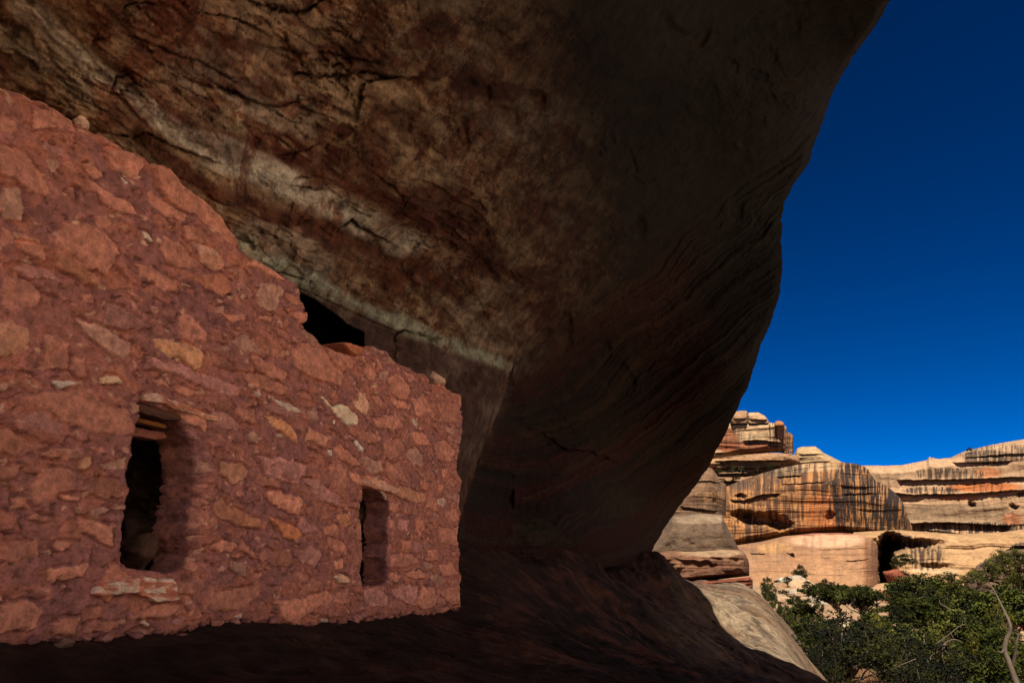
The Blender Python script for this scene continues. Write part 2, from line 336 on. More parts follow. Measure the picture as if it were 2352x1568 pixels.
S(c5, [(940, 1000), (960, 945), (1040, 950), (1050, 1060), (960, 1100), (930, 1060)], OR, 16)
S(c5, [(1060, 970), (1190, 940), (1200, 1060), (1140, 1060)], OR, 14)
S(c5, [(740, 740), (880, 730), (940, 780), (920, 810), (840, 820), (750, 820)], OR, 16)
S(c5, [(840, 860), (940, 840), (1000, 860), (980, 900), (880, 890)], BR, 14)
S(c5, [(1060, 810), (1150, 790), (1200, 870), (1100, 880)], OR * .95, 14)
S(c5, [(905, 510), (970, 520), (970, 580), (945, 630), (910, 570)], BR, 16)
S(c5, [(735, 420), (800, 410), (810, 460), (770, 470), (740, 450)], BR, 18)
S(c5, [(740, 510), (780, 510), (780, 570), (740, 570)], BR, 16)
S(c5, [(800, 510), (870, 520), (860, 590), (800, 580)], PI, 12)
S(c5, [(1050, 560), (1190, 580), (1190, 680), (1060, 670)], OR, 12)
S(c5, [(990, 710), (1060, 710), (1060, 780), (1000, 780)], BR, 14)
S(c5, [(820, 650), (880, 650), (880, 700), (830, 710)], BR, 14)
S(c5, [(940, 270), (990, 270), (990, 330), (950, 330)], lin(214, 142, 116), 16)
S(c5, [(1060, 280), (1090, 280), (1085, 335), (1060, 330)], lin(214, 142, 116), 16)
S(c5, [(1085, 190), (1115, 180), (1110, 240), (1090, 240)], BR, 16)
S(c5, [(400, 490), (480, 480), (500, 560), (430, 560)], lin(214, 150, 118), 14)

def build_wall():
    du = 0.0048
    U, Z = np.meshgrid(np.arange(0.35, 6.2, du), np.arange(-0.62, 2.12, du)); nr, nc = U.shape
    wu = U + 0.010 * (fbm(U * 16, Z * 16, s=3, o=4) - .5) * 2; wz = Z + 0.010 * (fbm(U * 16, Z * 16, s=5, o=4) - .5) * 2
    cu = U + 0.022 * (fbm(U * 11, Z * 11, s=13, o=5, g=.6) - .5) * 2; cz = Z + 0.022 * (fbm(U * 11, Z * 11, s=15, o=5, g=.6) - .5) * 2
    # mud mortar: flaked, chipped and pitted
    d1, d2, ids, ox, oy = worley(cu * 11 + 2 * (fbm(U * 9, Z * 9, s=17, o=3) - .5), cz * 21, 4); e1, e2, ide, px_, py_ = worley(cu * 31, cz * 52, 9)
    lump = sstep(0.0, 0.12, d2 - d1) * (ids > .35)
    H = 0.020 * (fbm(U * 2.2, Z * 2.2, s=1, o=3) - .5) * 2 + 0.012 * (fbm(U * 12, Z * 16, s=2, o=6, g=.65) - .5) * 2
    fa = ids * 40; H = H + lump * (.016 * (ids - .5) + .024 * (ox * np.cos(fa) + oy * np.sin(fa))) - .006 * np.exp(-((d2 - d1) / .05) ** 2) * (ids > .5)
    fb = ide * 40; H = H + sstep(0, .1, e2 - e1) * (ide > .3) * (.008 * (ide - .5) + .014 * (px_ * np.cos(fb) + py_ * np.sin(fb)))
    pit = sstep(.70, .77, fbm(cu * 26, cz * 30, s=8, o=4)); H = H - .012 * pit
    rdg = ridge(cu * 6, cz * 11, s=51, o=5); H = H - .010 * sstep(.955, .99, rdg)
    tone = fbm(U * 3, Z * 3, s=21, o=4); tone2 = fbm(U * 30, Z * 40, s=22, o=4)
    C = mix(np.broadcast_to(MORT * .8, U.shape + (3,)), lin(182, 124, 114), sstep(.3, .7, tone))
    C = mix(C, lin(146, 100, 108), sstep(.5, .75, fbm(U * 5, Z * 6, s=24, o=4)) * .3)
    C = C * (0.72 + 0.56 * tone2)[..., None]
    C = mix(C, lin(206, 136, 106), lump * sstep(.72, .76, ids) * .4); C = C * (1 - .45 * pit)[..., None]
    C = mix(C, lin(222, 178, 156), sstep(.05, .3, e2 - e1) * (ide > .965) * .9)
    cover = np.zeros(U.shape)
    rng = np.random.default_rng(5)
    polys = [(uvp(p), c, h, False) for p, c, h in ST]
    for k in range(2300):                                  # the many lesser stones between them
        u0, z0 = rng.uniform(.4, 6.0), rng.uniform(-.4, 1.9); L = rng.uniform(.08, .19) if k < 1500 else rng.uniform(.018, .06); hgt = L * rng.uniform(.22, .48)
        n = rng.integers(5, 9); an = np.sort(rng.uniform(0, 2 * np.pi, n) * .25 + np.arange(n) * 2 * np.pi / n)
        rr = rng.uniform(.75, 1.15, n); tl = rng.normal(0, .08)
        x = L * rr * np.cos(an); y = hgt * rr * np.sin(an)
        p = np.stack([u0 + x * math.cos(tl) - y * math.sin(tl), z0 + x * math.sin(tl) + y * math.cos(tl)], -1)
        c = [OR, BR, PI, OR * .85, TA][rng.integers(0, 5)] * rng.uniform(.8, 1.05)
        if rng.random() < .012: c = WH * .85
        polys.append((p, c, rng.uniform(2, 11), True))
    for q, (p, c, h, lesser) in enumerate(polys):
        m = .05; u0, z0 = p.min(0) - m; u1, z1 = p.max(0) + m
        a0, a1 = np.searchsorted(Z[:, 0], [z0, z1]); b0, b1 = np.searchsorted(U[0], [u0, u1])
        if a1 - a0 < 3 or b1 - b0 < 3: continue
        sl = (slice(a0, a1), slice(b0, b1)); x, y = cu[sl], cz[sl]
        if lesser and (cover[sl] * inpoly(p, U[sl], Z[sl])).max() > .3: continue
        d, _ = linedist(p, x, y, True); sd = np.where(inpoly(p, x, y), d, -d)
        size = min(p[:, 0].max() - p[:, 0].min(), p[:, 1].max() - p[:, 1].min())
        sd = sd + .006 * (fbm(U[sl] * 45 + q, Z[sl] * 45, s=48, o=3) - .5) * 2; k = sstep(-.002, min(.009, size * .15), sd); hh = h * .00055
        uc, zc = p.mean(0); r1, r2 = rng.normal(0, .06, 2)
        face = hh + (U[sl] - uc) * r1 + (Z[sl] - zc) * r2 * .6 + .007 * (fbm(U[sl] * 9 + q * 7, Z[sl] * 26, s=40, o=4) - .5) * 2
        face = face + np.clip(.008 * (sd / (size + .01)), 0, .006) + .006 * np.floor(fbm(U[sl] * 5 + q, Z[sl] * 13, s=50, o=4) * 6) / 6 - .005 * (ridge(U[sl] * 7 + q, Z[sl] * 14, s=41, o=3) > .95)
        base = H[sl] * (1 - k * .8)
        H[sl] = np.maximum(base, -.03) + k * face - .032 * np.exp(-((sd + .006) / .0055) ** 2) * sstep(.35, .6, vn(U[sl] * 9 + q, Z[sl] * 9, s=49))
        g = fbm(U[sl] * 6 + q * 3.7, Z[sl] * 20, s=44, o=5); g2 = fbm(U[sl] * 40, Z[sl] * 60, s=45, o=3)
        cc = np.broadcast_to(c * rng.uniform(.90, 1.10) * (.93 if lesser else 1.0), x.shape + (3,)) * (.74 + .55 * g)[..., None] * (.85 + .3 * g2)[..., None]
        cc = mix(cc, MORT * .8, sstep(.56, .72, fbm(U[sl] * 14 + q, Z[sl] * 14, s=46, o=4)) * (.6 if lesser else .35))      # mud smeared over the face
        edge = np.exp(-(np.clip(sd, 0, 1) / .006) ** 2) * sstep(.5, .7, vn(U[sl] * 18, Z[sl] * 18, s=47))
        cc = mix(cc, np.minimum(c * A([1.3, 1.5, 1.6]), .85), edge * .75)
        C[sl] = mix(C[sl], cc, sstep(-.001, .004, sd)); cover[sl] = np.maximum(cover[sl], sstep(-.012, 0, sd))
    H = H * .55
    # openings: rounded arrises, more so on the doorway's far jamb
    holes = np.zeros(U.shape, bool)
    for poly, R0 in ((DOORWAY, .03), (NICHE, .012)):
        p = uvp(poly); d, _ = linedist(p, wu, wz, True); hin = inpoly(p, wu, wz); holes |= hin
        R = R0 + (.04 * sstep(p[:, 0].mean(), p[:, 0].max(), U) if poly is DOORWAY else 0)
        t = np.clip(1 - d / R, 0, 1); H = H - np.where(hin, R, R * (1 - np.sqrt(1 - t * t * .98)))
    po = uvp(OUT); d, _ = linedist(po, wu, wz, True); ins = inpoly(po, wu, wz) & ~holes
    t = np.clip(1 - d / .03, 0, 1); H = H - .03 * (1 - np.sqrt(1 - t * t * .98)) * (Z > -.3)
    dust = sstep(.10, -.02, Z - np.interp(U, BASE_UV[:, 0], BASE_UV[:, 1])); C = mix(C, lin(140, 92, 78), dust * .45)
    V = wall_xyz(U, Z, H)
    i = np.arange(nr * nc).reshape(nr, nc); ok = ins[:-1, :-1] & ins[:-1, 1:] & ins[1:, 1:] & ins[1:, :-1]
    q = np.stack([i[:-1, :-1], i[:-1, 1:], i[1:, 1:], i[1:, :-1]], -1)[ok]
    e = np.concatenate([q[:, [0, 1]], q[:, [1, 2]], q[:, [2, 3]], q[:, [3, 0]]])
    key = np.minimum(e[:, 0], e[:, 1]).astype(np.int64) * (nr * nc) + np.maximum(e[:, 0], e[:, 1])
    un, inv, cnt = np.unique(key, return_inverse=True, return_counts=True); be = e[cnt[inv] == 1]
    bv = np.unique(be); lut = np.full(nr * nc, -1); P0 = V.reshape(-1, 3); C0 = C.reshape(-1, 3)
    Vs, Cs, Fs = [P0], [C0], [q]; prev = np.arange(nr * nc); nxt = nr * nc
    us, zs = U.reshape(-1).copy(), Z.reshape(-1).copy()
    for _ in range(5):
        sx, sz, cn_ = np.zeros(nr * nc), np.zeros(nr * nc), np.zeros(nr * nc)
        for a_, b_ in ((0, 1), (1, 0)):
            np.add.at(sx, be[:, a_], us[be[:, b_]]); np.add.at(sz, be[:, a_], zs[be[:, b_]]); np.add.at(cn_, be[:, a_], 1)
        us[bv] = .4 * us[bv] + .6 * sx[bv] / cn_[bv]; zs[bv] = .4 * zs[bv] + .6 * sz[bv] / cn_[bv]
    Hs = H.reshape(-1); P0[bv] = wall_xyz(us[bv], zs[bv], Hs[bv])
    ug, zg = U.reshape(-1)[bv], Z.reshape(-1)[bv]; u_, z_ = us[bv], zs[bv]; K = 14
    for k in range(1, K + 1):                              # the thickness of the masonry
        dep = .19 * k / K; jit = .030 * (fbm(u_ * 9, z_ * 9, np.full(u_.shape, dep * 13), s=61, o=5, g=.6) - .5) * 1.1 * min(1, k / 4)
        hin = holes[np.clip((np.round((zg + .62) / du)).astype(int), 0, nr - 1), np.clip(np.round((ug - .35) / du).astype(int), 0, nc - 1)]
        X = wall_xyz(u_ + jit * .8, z_ + jit, H.reshape(-1)[bv] - dep)
        cur = np.full(nr * nc, -1); cur[bv] = nxt + np.arange(len(bv)); nxt += len(bv)
        Fs.append(np.stack([prev[be[:, 1]], prev[be[:, 0]], cur[be[:, 0]], cur[be[:, 1]]], -1))
        cc = mix(np.broadcast_to(MORT * .7, (len(bv), 3)), OR, sstep(.5, .6, fbm(u_ * 8, z_ * 12, np.full(u_.shape, dep * 8), s=64, o=4)) * .35) * (.6 + .7 * fbm(u_ * 24, z_ * 24, np.full(u_.shape, dep * 25), s=63, o=4))[:, None]
        Vs.append(X); Cs.append(cc); prev = cur
    V, C, Fq = np.concatenate(Vs), np.concatenate(Cs), np.concatenate(Fs)
    used = np.zeros(len(V), bool); used[Fq.ravel()] = True; rm = np.cumsum(used) - 1
    return V[used], rm[Fq], C[used]
BASE_P = [(-300, 1478), (0, 1470), (200, 1466), (330, 1456), (420, 1448), (480, 1432), (560, 1424), (620, 1428), (690, 1437), (720, 1434), (800, 1425), (900, 1416), (950, 1408), (1000, 1412), (1030, 1400), (1064, 1392)]
BASE_UV = uvp(BASE_P)
M_WALL = rock_mat('mud_and_sandstone_masonry', bump=.8, scale=24, fine=90, vary=.6, dist=.014, speck=.6)
ruin = tag(empty('cliff_dwelling', tuple(wall_xyz(3.0, -.3))), 'red mud-mortared stone front wall with a doorway and a small recessed window under the overhang', 'ruin')
bpy.context.view_layer.update()
def part_local(V): return A(V) - A(ruin.location)
V, Fq, C = build_wall()
mesh_obj('masonry_wall', part_local(V), Fq, M_WALL, ruin, C)

def slab(poly, z0, z1, seed=0, rough=.006, n=10, sub=.008):
    """a rough stone or plank: outline in (u, z) on the wall, from height z0 to z1 along the wall's normal"""
    p = A(poly); c = p.mean(0); N = 220; ln = np.concatenate([[0], np.cumsum(np.hypot(*(np.roll(p, -1, 0) - p).T))])
    s = np.linspace(0, ln[-1], N, endpoint=False); pc = np.vstack([p, p[:1]]); o = np.stack([np.interp(s, ln, pc[:, 0]), np.interp(s, ln, pc[:, 1])], -1)
    rings = []; half = (z1 - z0) / 2; size = min(np.ptp(p[:, 0]), np.ptp(p[:, 1]))
    prof = [(0.02, 1), (.12, 1), (.22, 1), (.32, 1), (.42, 1), (.52, 1), (.62, 1), (.72, 1.0), (.82, 1), (.92, .97), (1 - .04 / max(size, .05) * .1, .8), (1.0, .45), (1.0, -.5), (.97, -.9), (.6, -1), (.02, -1)]
    for k, hz in prof:
        xy = c + (o - c) * k; h = z0 + half + hz * half
        j = rough * (fbm(xy[:, 0] * 22 + seed, xy[:, 1] * 30, np.full(N, h * 30), s=70, o=4) - .5) * 2
        rings.append(np.concatenate([xy + j[:, None] * .7, (h + j * 1.6)[:, None]], 1))
    R = np.stack(rings); V = wall_xyz(R[..., 0], R[..., 1], R[..., 2])
    i = np.arange(R.shape[0] * N).reshape(R.shape[0], N); j = np.roll(i, -1, 1)
    Fq = np.stack([i[:-1], j[:-1], j[1:], i[1:]], -1).reshape(-1, 4); return V.reshape(-1, 3), Fq, R.reshape(-1, 3)
def stone_part(name, poly, z0, z1, colr, seed, label=None, parent=ruin, white=0.0, streak=(10, 60), mat=None, rough=.006):
    p = uvp(poly) if poly is not None and np.max(A(poly)) > 20 else A(poly)
    V, Fq, R = slab(p, z0, z1, seed, rough)
    g = fbm(R[:, 0] * streak[0] + seed, R[:, 1] * streak[1], R[:, 2] * 30, s=75, o=5); C = np.broadcast_to(colr, (len(R), 3)) * (.6 + .8 * g)[:, None]
    if white: C = mix(C, lin(252, 236, 222), sstep(.45, .56, fbm(R[:, 0] * 16 + seed, R[:, 1] * 44, s=76, o=6, g=.65)) * white)
    o = mesh_obj(name, part_local(V) if parent is ruin else V, Fq, mat or M_WALL, parent, C)
    return tag(o, label)
stone_part('lintel', c2([(1070, 1175), (1110, 1150), (1190, 1150), (1300, 1195), (1400, 1245), (1560, 1305), (1740, 1355), (1745, 1385), (1690, 1385), (1620, 1372), (1500, 1330), (1350, 1295), (1200, 1225), (1085, 1215)]), -.22, .012, lin(206, 140, 116), 1, 'long doorway lintel slab streaked white along its lower edge', white=.45, streak=(5, 40), rough=.010)
wood = rock_mat('weathered_wood', bump=.5, scale=30, fine=150, vary=.3, stretch=(1, 1, 6))
stone_part('lintel_plank', cw([(345, 160), (700, 262), (690, 300), (560, 292), (370, 232), (340, 225)]), -.07, -.012, lin(98, 68, 58), 2, 'dark weathered plank under the doorway lintel', streak=(4, 120), mat=wood)
stone_part('lintel_pole', cw([(345, 246), (640, 320), (655, 345), (640, 352), (345, 280)]), -.12, -.065, lin(150, 98, 54), 3, 'yellow wooden pole under the doorway lintel', streak=(3, 160), mat=wood, rough=.002)
stone_part('lintel', cw([(300, 300), (700, 375), (720, 420), (640, 430), (560, 412), (300, 370)]), -.20, -.12, lin(160, 104, 92), 4, 'rough inner lintel stone at the back of the doorway head')
stone_part('window_sill', c4([(690, 1072), (715, 1010), (745, 978), (860, 965), (980, 940), (1060, 930), (1120, 945), (1180, 952), (1330, 940), (1352, 1020), (1368, 1110), (1300, 1125), (1210, 1135), (1100, 1090), (1000, 1062), (900, 1058), (760, 1080)]), -.08, .036, lin(206, 132, 110), 5, 'white-crusted sill stone below the doorway', white=.8, rough=.012)
stone_part('lintel', c5([(545, 290), (552, 245), (580, 224), (640, 240), (720, 285), (795, 325), (775, 352), (690, 330), (600, 310)]), -.16, .034, lin(220, 156, 132), 6, 'pale knobbly lintel stone over the small window', white=.4)
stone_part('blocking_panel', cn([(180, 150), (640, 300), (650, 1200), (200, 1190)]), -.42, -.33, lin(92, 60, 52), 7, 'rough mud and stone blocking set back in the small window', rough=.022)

# ------------------------------------------------------------------ the rock alcove: one shell from the far floor over the camera to the floor behind
PUR = lambda x, y: wall_r(A(x), A(y))
def ctl(): 
    D, R = [], []
    def P(px, py, r): D.append(ray(px, py)); R.append(float(r))
    def G(az, el, r): D.append(azel(az, el)); R.append(float(r))
    for x, y, e in ((-700, -300, .15), (-350, -80, .12), (0, 100, .10), (60, 190, .08), (150, 245, .09), (250, 310, .10), (345, 375, .12), (450, 440, .13), (545, 545, .15), (620, 605, .25), (700, 655, .45)):
        P(x, y, PUR(x, y) + e)
    P(0, 300, PUR(0, 300) + .35); P(345, 480, PUR(345, 480) + .45); P(545, 650, PUR(545, 650) + .55); P(700, 760, PUR(700, 760) + .9)
    P(-700, 300, PUR(-700, 300) + .5); P(0, 900, PUR(0, 900) + .9); P(345, 1000, PUR(345, 1000) + 1.2); P(600, 1000, PUR(600, 1000) + 1.3); P(850, 1000, PUR(850, 1000) + 1.3)
    P(0, 1400, PUR(0, 1400) + 1.0); P(500, 1400, PUR(500, 1400) + 1.4); P(900, 1350, PUR(900, 1350) + 1.6)
    for x, y, r in ((850, 718, 6.05), (850, 800, 6.1), (950, 760, 6.7), (950, 850, 6.75), (1050, 795, 7.5), (1050, 900, 7.45), (1120, 815, 8.1), (1120, 900, 7.9), (1165, 850, 8.5), (1060, 1050, 7.6), (1050, 1160, 7.7), (1100, 1000, 7.9)): P(x, y, r)
    for x, y, r in ((1215, 860, 9.8), (1200, 950, 10.6), (1160, 1040, 10.7), (1110, 1130, 10.5), (1100, 1230, 10.0), (1200, 1250, 11.4), (1300, 1262, 13.2), (1420, 1265, 17), (1250, 1120, 12.2), (1400, 1120, 15.4), (1350, 950, 12.8), (1500, 1000, 16.0), (1550, 1120, 20.0)): P(x, y, r)
    for x, y, r in ((1190, 815, 8.7), (1300, 735, 9.5), (1450, 620, 10.3), (1600, 500, 10.8), (1750, 380, 10.9), (1880, 260, 10.6)): P(x, y, r)                                    # the crease
    for x, y, r in ((1300, 850, 11.2), (1450, 780, 12.3), (1600, 700, 12.9), (1700, 560, 12.4), (1780, 430, 12.0), (1650, 850, 14.2), (1580, 950, 16.0)): P(x, y, r)
    for x, y, r in ((300, 0, 3.2), (600, 0, 3.8), (900, 0, 4.5), (1176, 0, 5.3), (1500, 0, 6.9), (1800, 0, 9.2), (300, 200, 3.45), (600, 200, 4.1), (900, 200, 4.9), (1200, 200, 6.1), (1500, 200, 8.0), (1750, 200, 9.6), (600, 400, 4.35), (900, 400, 5.25), (1200, 400, 6.7), (1450, 400, 8.7), (1600, 360, 9.6),
                    (800, 550, 5.35), (1000, 600, 6.3), (1200, 600, 7.6), (1350, 560, 8.7), (950, 700, 6.5), (1100, 740, 7.7)): P(x, y, r)
    for (x, y), r in zip(LIP, LIPR): P(x, y, r)
    for a, e, r in ((50, 55, 8.8), (0, 75, 5.6), (-60, 70, 4.2), (180, 80, 5.6), (-60, 40, 2.6), (-90, 20, 3.0), (-90, 50, 3.4), (-90, -5, 3.2), (-120, 20, 5), (-130, 50, 5.0), (-120, -6, 5.5)): G(a, e, r)
    for p in LIPBACK: D.append(A(p) / np.linalg.norm(p)); R.append(float(np.linalg.norm(p)))
    return A(D), A(R)
LIP = [(1480, 1290), (1500, 1262), (1530, 1212), (1560, 1165), (1625, 1080), (1680, 960), (1715, 890), (1740, 810), (1775, 720), (1788, 670), (1792, 600), (1796, 545), (1803, 470), (1830, 420), (1865, 370), (1890, 290), (1910, 220), (1940, 160), (1980, 100), (2048, 0), (2130, -130), (2280, -380)]
_ly = np.array([1290, 1262, 1212, 1143, 1035, 875, 430, 90, -130, -380])[::-1]; _lr = np.array([23.4, 23.4, 23.2, 22.0, 18.0, 15.2, 12.3, 10.5, 9.6, 9.0])[::-1]
LIPBACK = [(3.4, 1.8, 7.2), (2.6, -1.0, 6.6), (1.0, -3.0, 5.9), (-1.0, -4.2, 5.0), (-3.0, -5.5, 3.5), (-4.4, -6.5, 1.0), (-4.8, -7.0, -1.2)]   # unseen lip over and behind the camera, cut back to let sun reach the ledge
LIPR = np.interp([y for x, y in LIP], _ly, _lr)
def cat(pts, k):
    """smooth curve through direction control points, k samples per span weighted by w"""
    P = A(pts); t = np.arange(len(P)); tt = np.linspace(0, len(P) - 1, k)
    return tt, P
def build_alcove():
    Ld = [ray(x, y) for x, y in LIP] + [A(p) / np.linalg.norm(p) for p in LIPBACK]
    Lr = list(LIPR) + [float(np.linalg.norm(p)) for p in LIPBACK]
    ang = np.concatenate([[0], np.cumsum([math.acos(min(1, float(a @ b))) for a, b in zip(Ld[:-1], Ld[1:])])])
    nfront = len(LIP); af = ang[nfront - 1]
    Md = A([azel(-52, -6), azel(-60, -7), azel(-80, -8), azel(-95, -8), azel(-115, -8)]); mt = A([0, .25, .5, .75, 1.0])
    def shell(T, s):
        L = np.stack([np.interp(T, ang, A(Ld)[:, i]) for i in range(3)], -1); M = np.stack([np.interp(T / ang[-1], mt, Md[:, i]) for i in range(3)], -1)
        D = (1 - s)[None, :, None] * L[:, None] + s[None, :, None] * M[:, None]; return D / np.linalg.norm(D, axis=-1, keepdims=True)
    def even(n, lo, hi, f):                               # spread n lines so that what is seen nearest gets the finest mesh
        q = np.linspace(lo, hi, 1500); px, py = project(f(q)); d = np.hypot(np.diff(px, axis=0), np.diff(py, axis=0)); ok = (np.abs(px - 1176) < 1350) & (np.abs(py - 784) < 950)
        m = np.where(ok[1:] & ok[:-1], np.minimum(d, 60), .0).max(1) + .35; m = np.convolve(np.pad(m, 12, 'edge'), np.ones(25) / 25, 'valid'); c = np.concatenate([[0], np.cumsum(m)]); return np.interp(np.linspace(0, c[-1], n), c, q)
    T = even(1050, 0, ang[-1], lambda q: shell(q, np.linspace(0, 1, 24))); s = even(820, 0, 1, lambda q: shell(np.linspace(0, ang[-1], 60), q).transpose(1, 0, 2)); s[0] = 0
    L = np.stack([np.interp(T, ang, A(Ld)[:, i]) for i in range(3)], -1)
    for _ in range(4): L[1:-1] = .25 * L[:-2] + .5 * L[1:-1] + .25 * L[2:]
    L /= np.linalg.norm(L, axis=-1, keepdims=True)
    wig = (fbm(T * 16, T * 0, s=301, o=6, g=.62) - .5) * .015; L = L + wig[:, None] * np.array([1.0, 0, .3]); L /= np.linalg.norm(L, axis=-1, keepdims=True)
    lr = np.interp(T, ang, Lr)
    tn = T / T[-1]
    M = np.stack([np.interp(tn, mt, Md[:, i]) for i in range(3)], -1)
    D = (1 - s)[None, :, None] * L[:, None] + s[None, :, None] * M[:, None]; D /= np.linalg.norm(D, axis=-1, keepdims=True)
    cd, cr = ctl(); rb = RBF(cd, cr, 'cubic', 1e-4); r = rb(D)
    lipfix = (lr - r[:, 0])[:, None] * np.exp(-(s[None] / .03) ** 2); r = np.clip(r + lipfix, 2.0, 30)
    px, py = project(D); X0 = D * r[..., None]; X = D * 5.5; vis = (px < 3000)
    bw_ = ray(2600, 1700); b2_ = np.cross(bw_, [0, 0, 1.0]); b2_ /= np.linalg.norm(b2_); b3_ = np.cross(b2_, bw_); ua, na, za = X @ bw_, X @ b2_, X @ b3_
    # relief: long bedding shelves that run with the strata, spalled plates, pocks
    w = fbm(X[..., 0] * .5, X[..., 1] * .5, X[..., 2] * .5, s=80, o=4)
    plate = fbm(ua * .7, na * 1.5, za * 1.8, s=83, o=6, g=.58); fl = fbm(ua * .5, na * 1.0, za, s=84, o=3)
    st = sstep(.56, .575, plate) * sstep(.42, .58, fl) + sstep(.45, .435, plate) * sstep(.58, .45, fl)
    dep = .014 * st + .16 * (fbm(X[..., 0] * .55, X[..., 1] * .55, X[..., 2] * .55, s=85, o=3) - .5) + .035 * (fbm(ua * 2.2, na * 4, za * 4, s=86, o=6, g=.6) - .5) + .05 * (lambda q: (np.floor(q) + sstep(.0, .3, q % 1)) / 7)(7 * fbm(ua * .7, na * 3.4, za * 3.4, s=87, o=5))
    pk = fbm(X[..., 0] * 2.3, X[..., 1] * 2.3, X[..., 2] * 2.3, s=88, o=3); dep = dep - .05 * sstep(.66, .74, pk)
    g = gate = sstep(0, .012, s)[None]
    # colours of the rock itself
    n1 = fbm(X[..., 0] * 1.1, X[..., 1] * 1.1, X[..., 2] * 1.6, s=90, o=6, g=.6); n2 = fbm(ua * .9, na * 2.6, za * 2.6, s=91, o=7, g=.64); n3 = fbm(X[..., 0] * 3, X[..., 1] * 3, X[..., 2] * 3, s=92, o=8, g=.78); grit = fbm(X[..., 0] * 16, X[..., 1] * 16, X[..., 2] * 16, s=89, o=5, g=.8)
    Cc = mix(np.broadcast_to(lin(186, 160, 132), X.shape), lin(160, 126, 100), sstep(.35, .65, n1))
    Cc = Cc * (.45 + 1.1 * grit)[..., None]; Cc = mix(Cc, lin(118, 68, 48), sstep(.485, .525, .5 * n2 + .5 * n3) * .8)
    Cc = mix(Cc, lin(196, 184, 164), sstep(.53, .60, n2 * .7 + n1 * .3) * .6)
    n5 = fbm(ua * .9, na * 9, za * 9, s=95, o=5, g=.6); Cc = mix(Cc, lin(112, 70, 52), sstep(.52, .58, n5) * .5 * sstep(.4, .55, n1)) * 1.14
    wx, wy = px + 46 * (fbm(ua * 1.6, na * 2.6, za * 2.6, s=93, o=5) - .5) * 2, py + 46 * (fbm(ua * 1.6, na * 2.6, za * 2.6, s=94, o=5) - .5) * 2
    def band(pl, wd, colr, k):
        nonlocal Cc
        dd, _ = linedist(pl, wx, wy); Cc = mix(Cc, colr, np.where(vis, k * sstep(wd * 1.25, wd * .45, dd) * (.85 + .3 * n2), 0).clip(0, 1))
    band([(330, 335), (480, 420), (650, 490), (850, 560), (1050, 650)], 26, lin(122, 76, 56), .95)
    band([(300, 170), (460, 290), (620, 340), (760, 400), (900, 470), (1000, 530)], 24, lin(128, 74, 54), .7)
    band([(40, 20), (250, 195), (420, 295), (640, 395), (800, 490), (930, 560)], 34, lin(240, 230, 212), 1.0)
    band([(-40, 70), (150, 200), (300, 290)], 30, lin(214, 202, 180), .8)
    band([(540, 555), (700, 645), (860, 718), (1000, 770), (1180, 832)], 20, lin(214, 222, 202), 1.0)
    band([(760, 700), (900, 770), (960, 800)], 26, lin(120, 96, 92), .8)
    def blob(x, y, a, b, colr, k, th=0.0):
        nonlocal Cc
        dx, dy = wx - x, wy - y; e = np.hypot((dx * math.cos(th) + dy * math.sin(th)) / a, (-dx * math.sin(th) + dy * math.cos(th)) / b)
        Cc = mix(Cc, colr, np.where(vis, k * sstep(1.12, .82, e + 1.6 * (n3 - .5)), 0).clip(0, 1))
    RD = lin(104, 56, 42)
    for x, y, a, b, k, th in ((684, 330, 50, 40, .95, .2), (764, 345, 20, 30, .9, .3), (800, 300, 22, 16, .9, 0), (870, 340, 55, 60, .75, .4), (905, 450, 60, 34, .8, .5), (1010, 480, 90, 50, .85, .5), (1080, 560, 110, 46, .8, .4), (1130, 620, 70, 30, .7, .3), (960, 280, 60, 36, .6, .8), (770, 110, 26, 18, .8, 0), (850, 130, 60, 22, .6, .5),
                              (560, 110, 60, 24, .5, .3), (620, 190, 40, 26, .4, .2), (980, 60, 60, 26, .7, -.5), (1070, 170, 40, 34, .8, .6), (1140, 190, 44, 20, .8, .1), (1000, 150, 46, 16, .7, -.7), (420, 250, 60, 16, .6, .6), (520, 330, 60, 16, .6, .45), (1230, 640, 60, 34, .7, .3), (900, 640, 60, 14, .7, .4), (760, 560, 80, 12, .6, .45)):
        blob(x, y, a, b, RD, k, th)
    p1, p2 = (wx * .82 + wy * .57), (-wx * .57 + wy * .82); fz = np.where(vis, 1.0, 0.0) * (1 - .75 * sstep(850, 1500, px)) * (.55 + .6 * sstep(.4, .6, fbm(ua * .6, na * .9, za * .9, s=74, o=3)))
    f1, f2, fi, fox, foy = worley(p1 / 95 + .5 * n1, p2 / 30 + .9 * n3, 71); g1, g2, gi, gox, goy = worley(p1 / 34 + n3, p2 / 12 + n3, 72)
    Cc = Cc * (1 + fz * (.34 * (fi - .5) + .30 * (gi - .5)))[..., None]
    Cc = mix(Cc, lin(206, 176, 144), fz * (gi > .90) * sstep(.05, .2, g2 - g1) * .45 * (n2 > .47)); Cc = mix(Cc, lin(92, 48, 36), fz * (gi < .13) * sstep(.05, .2, g2 - g1) * .55)
    dep = dep + fz * (.020 * (fi - .5) + .010 * (gi - .5) + .018 * (foy * np.cos(fi * 30)) + .009 * goy)
    bl = ridge(ua * .8, na * 7, za * 7, o=5, s=73); Cc = mix(Cc, lin(84, 46, 34), fz * sstep(.955, .985, bl) * .6); dep = dep - fz * .02 * sstep(.95, .985, bl)
    # shade painted into the rock colour: the outer ceiling and the far end wall
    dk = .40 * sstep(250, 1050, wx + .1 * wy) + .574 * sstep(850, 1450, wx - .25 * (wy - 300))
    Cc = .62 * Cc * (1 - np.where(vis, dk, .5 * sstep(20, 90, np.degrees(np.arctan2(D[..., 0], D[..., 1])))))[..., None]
    crease = [(1180, 832), (1300, 738), (1450, 622), (1600, 500), (1750, 380), (1950, 200), (2300, -150)]
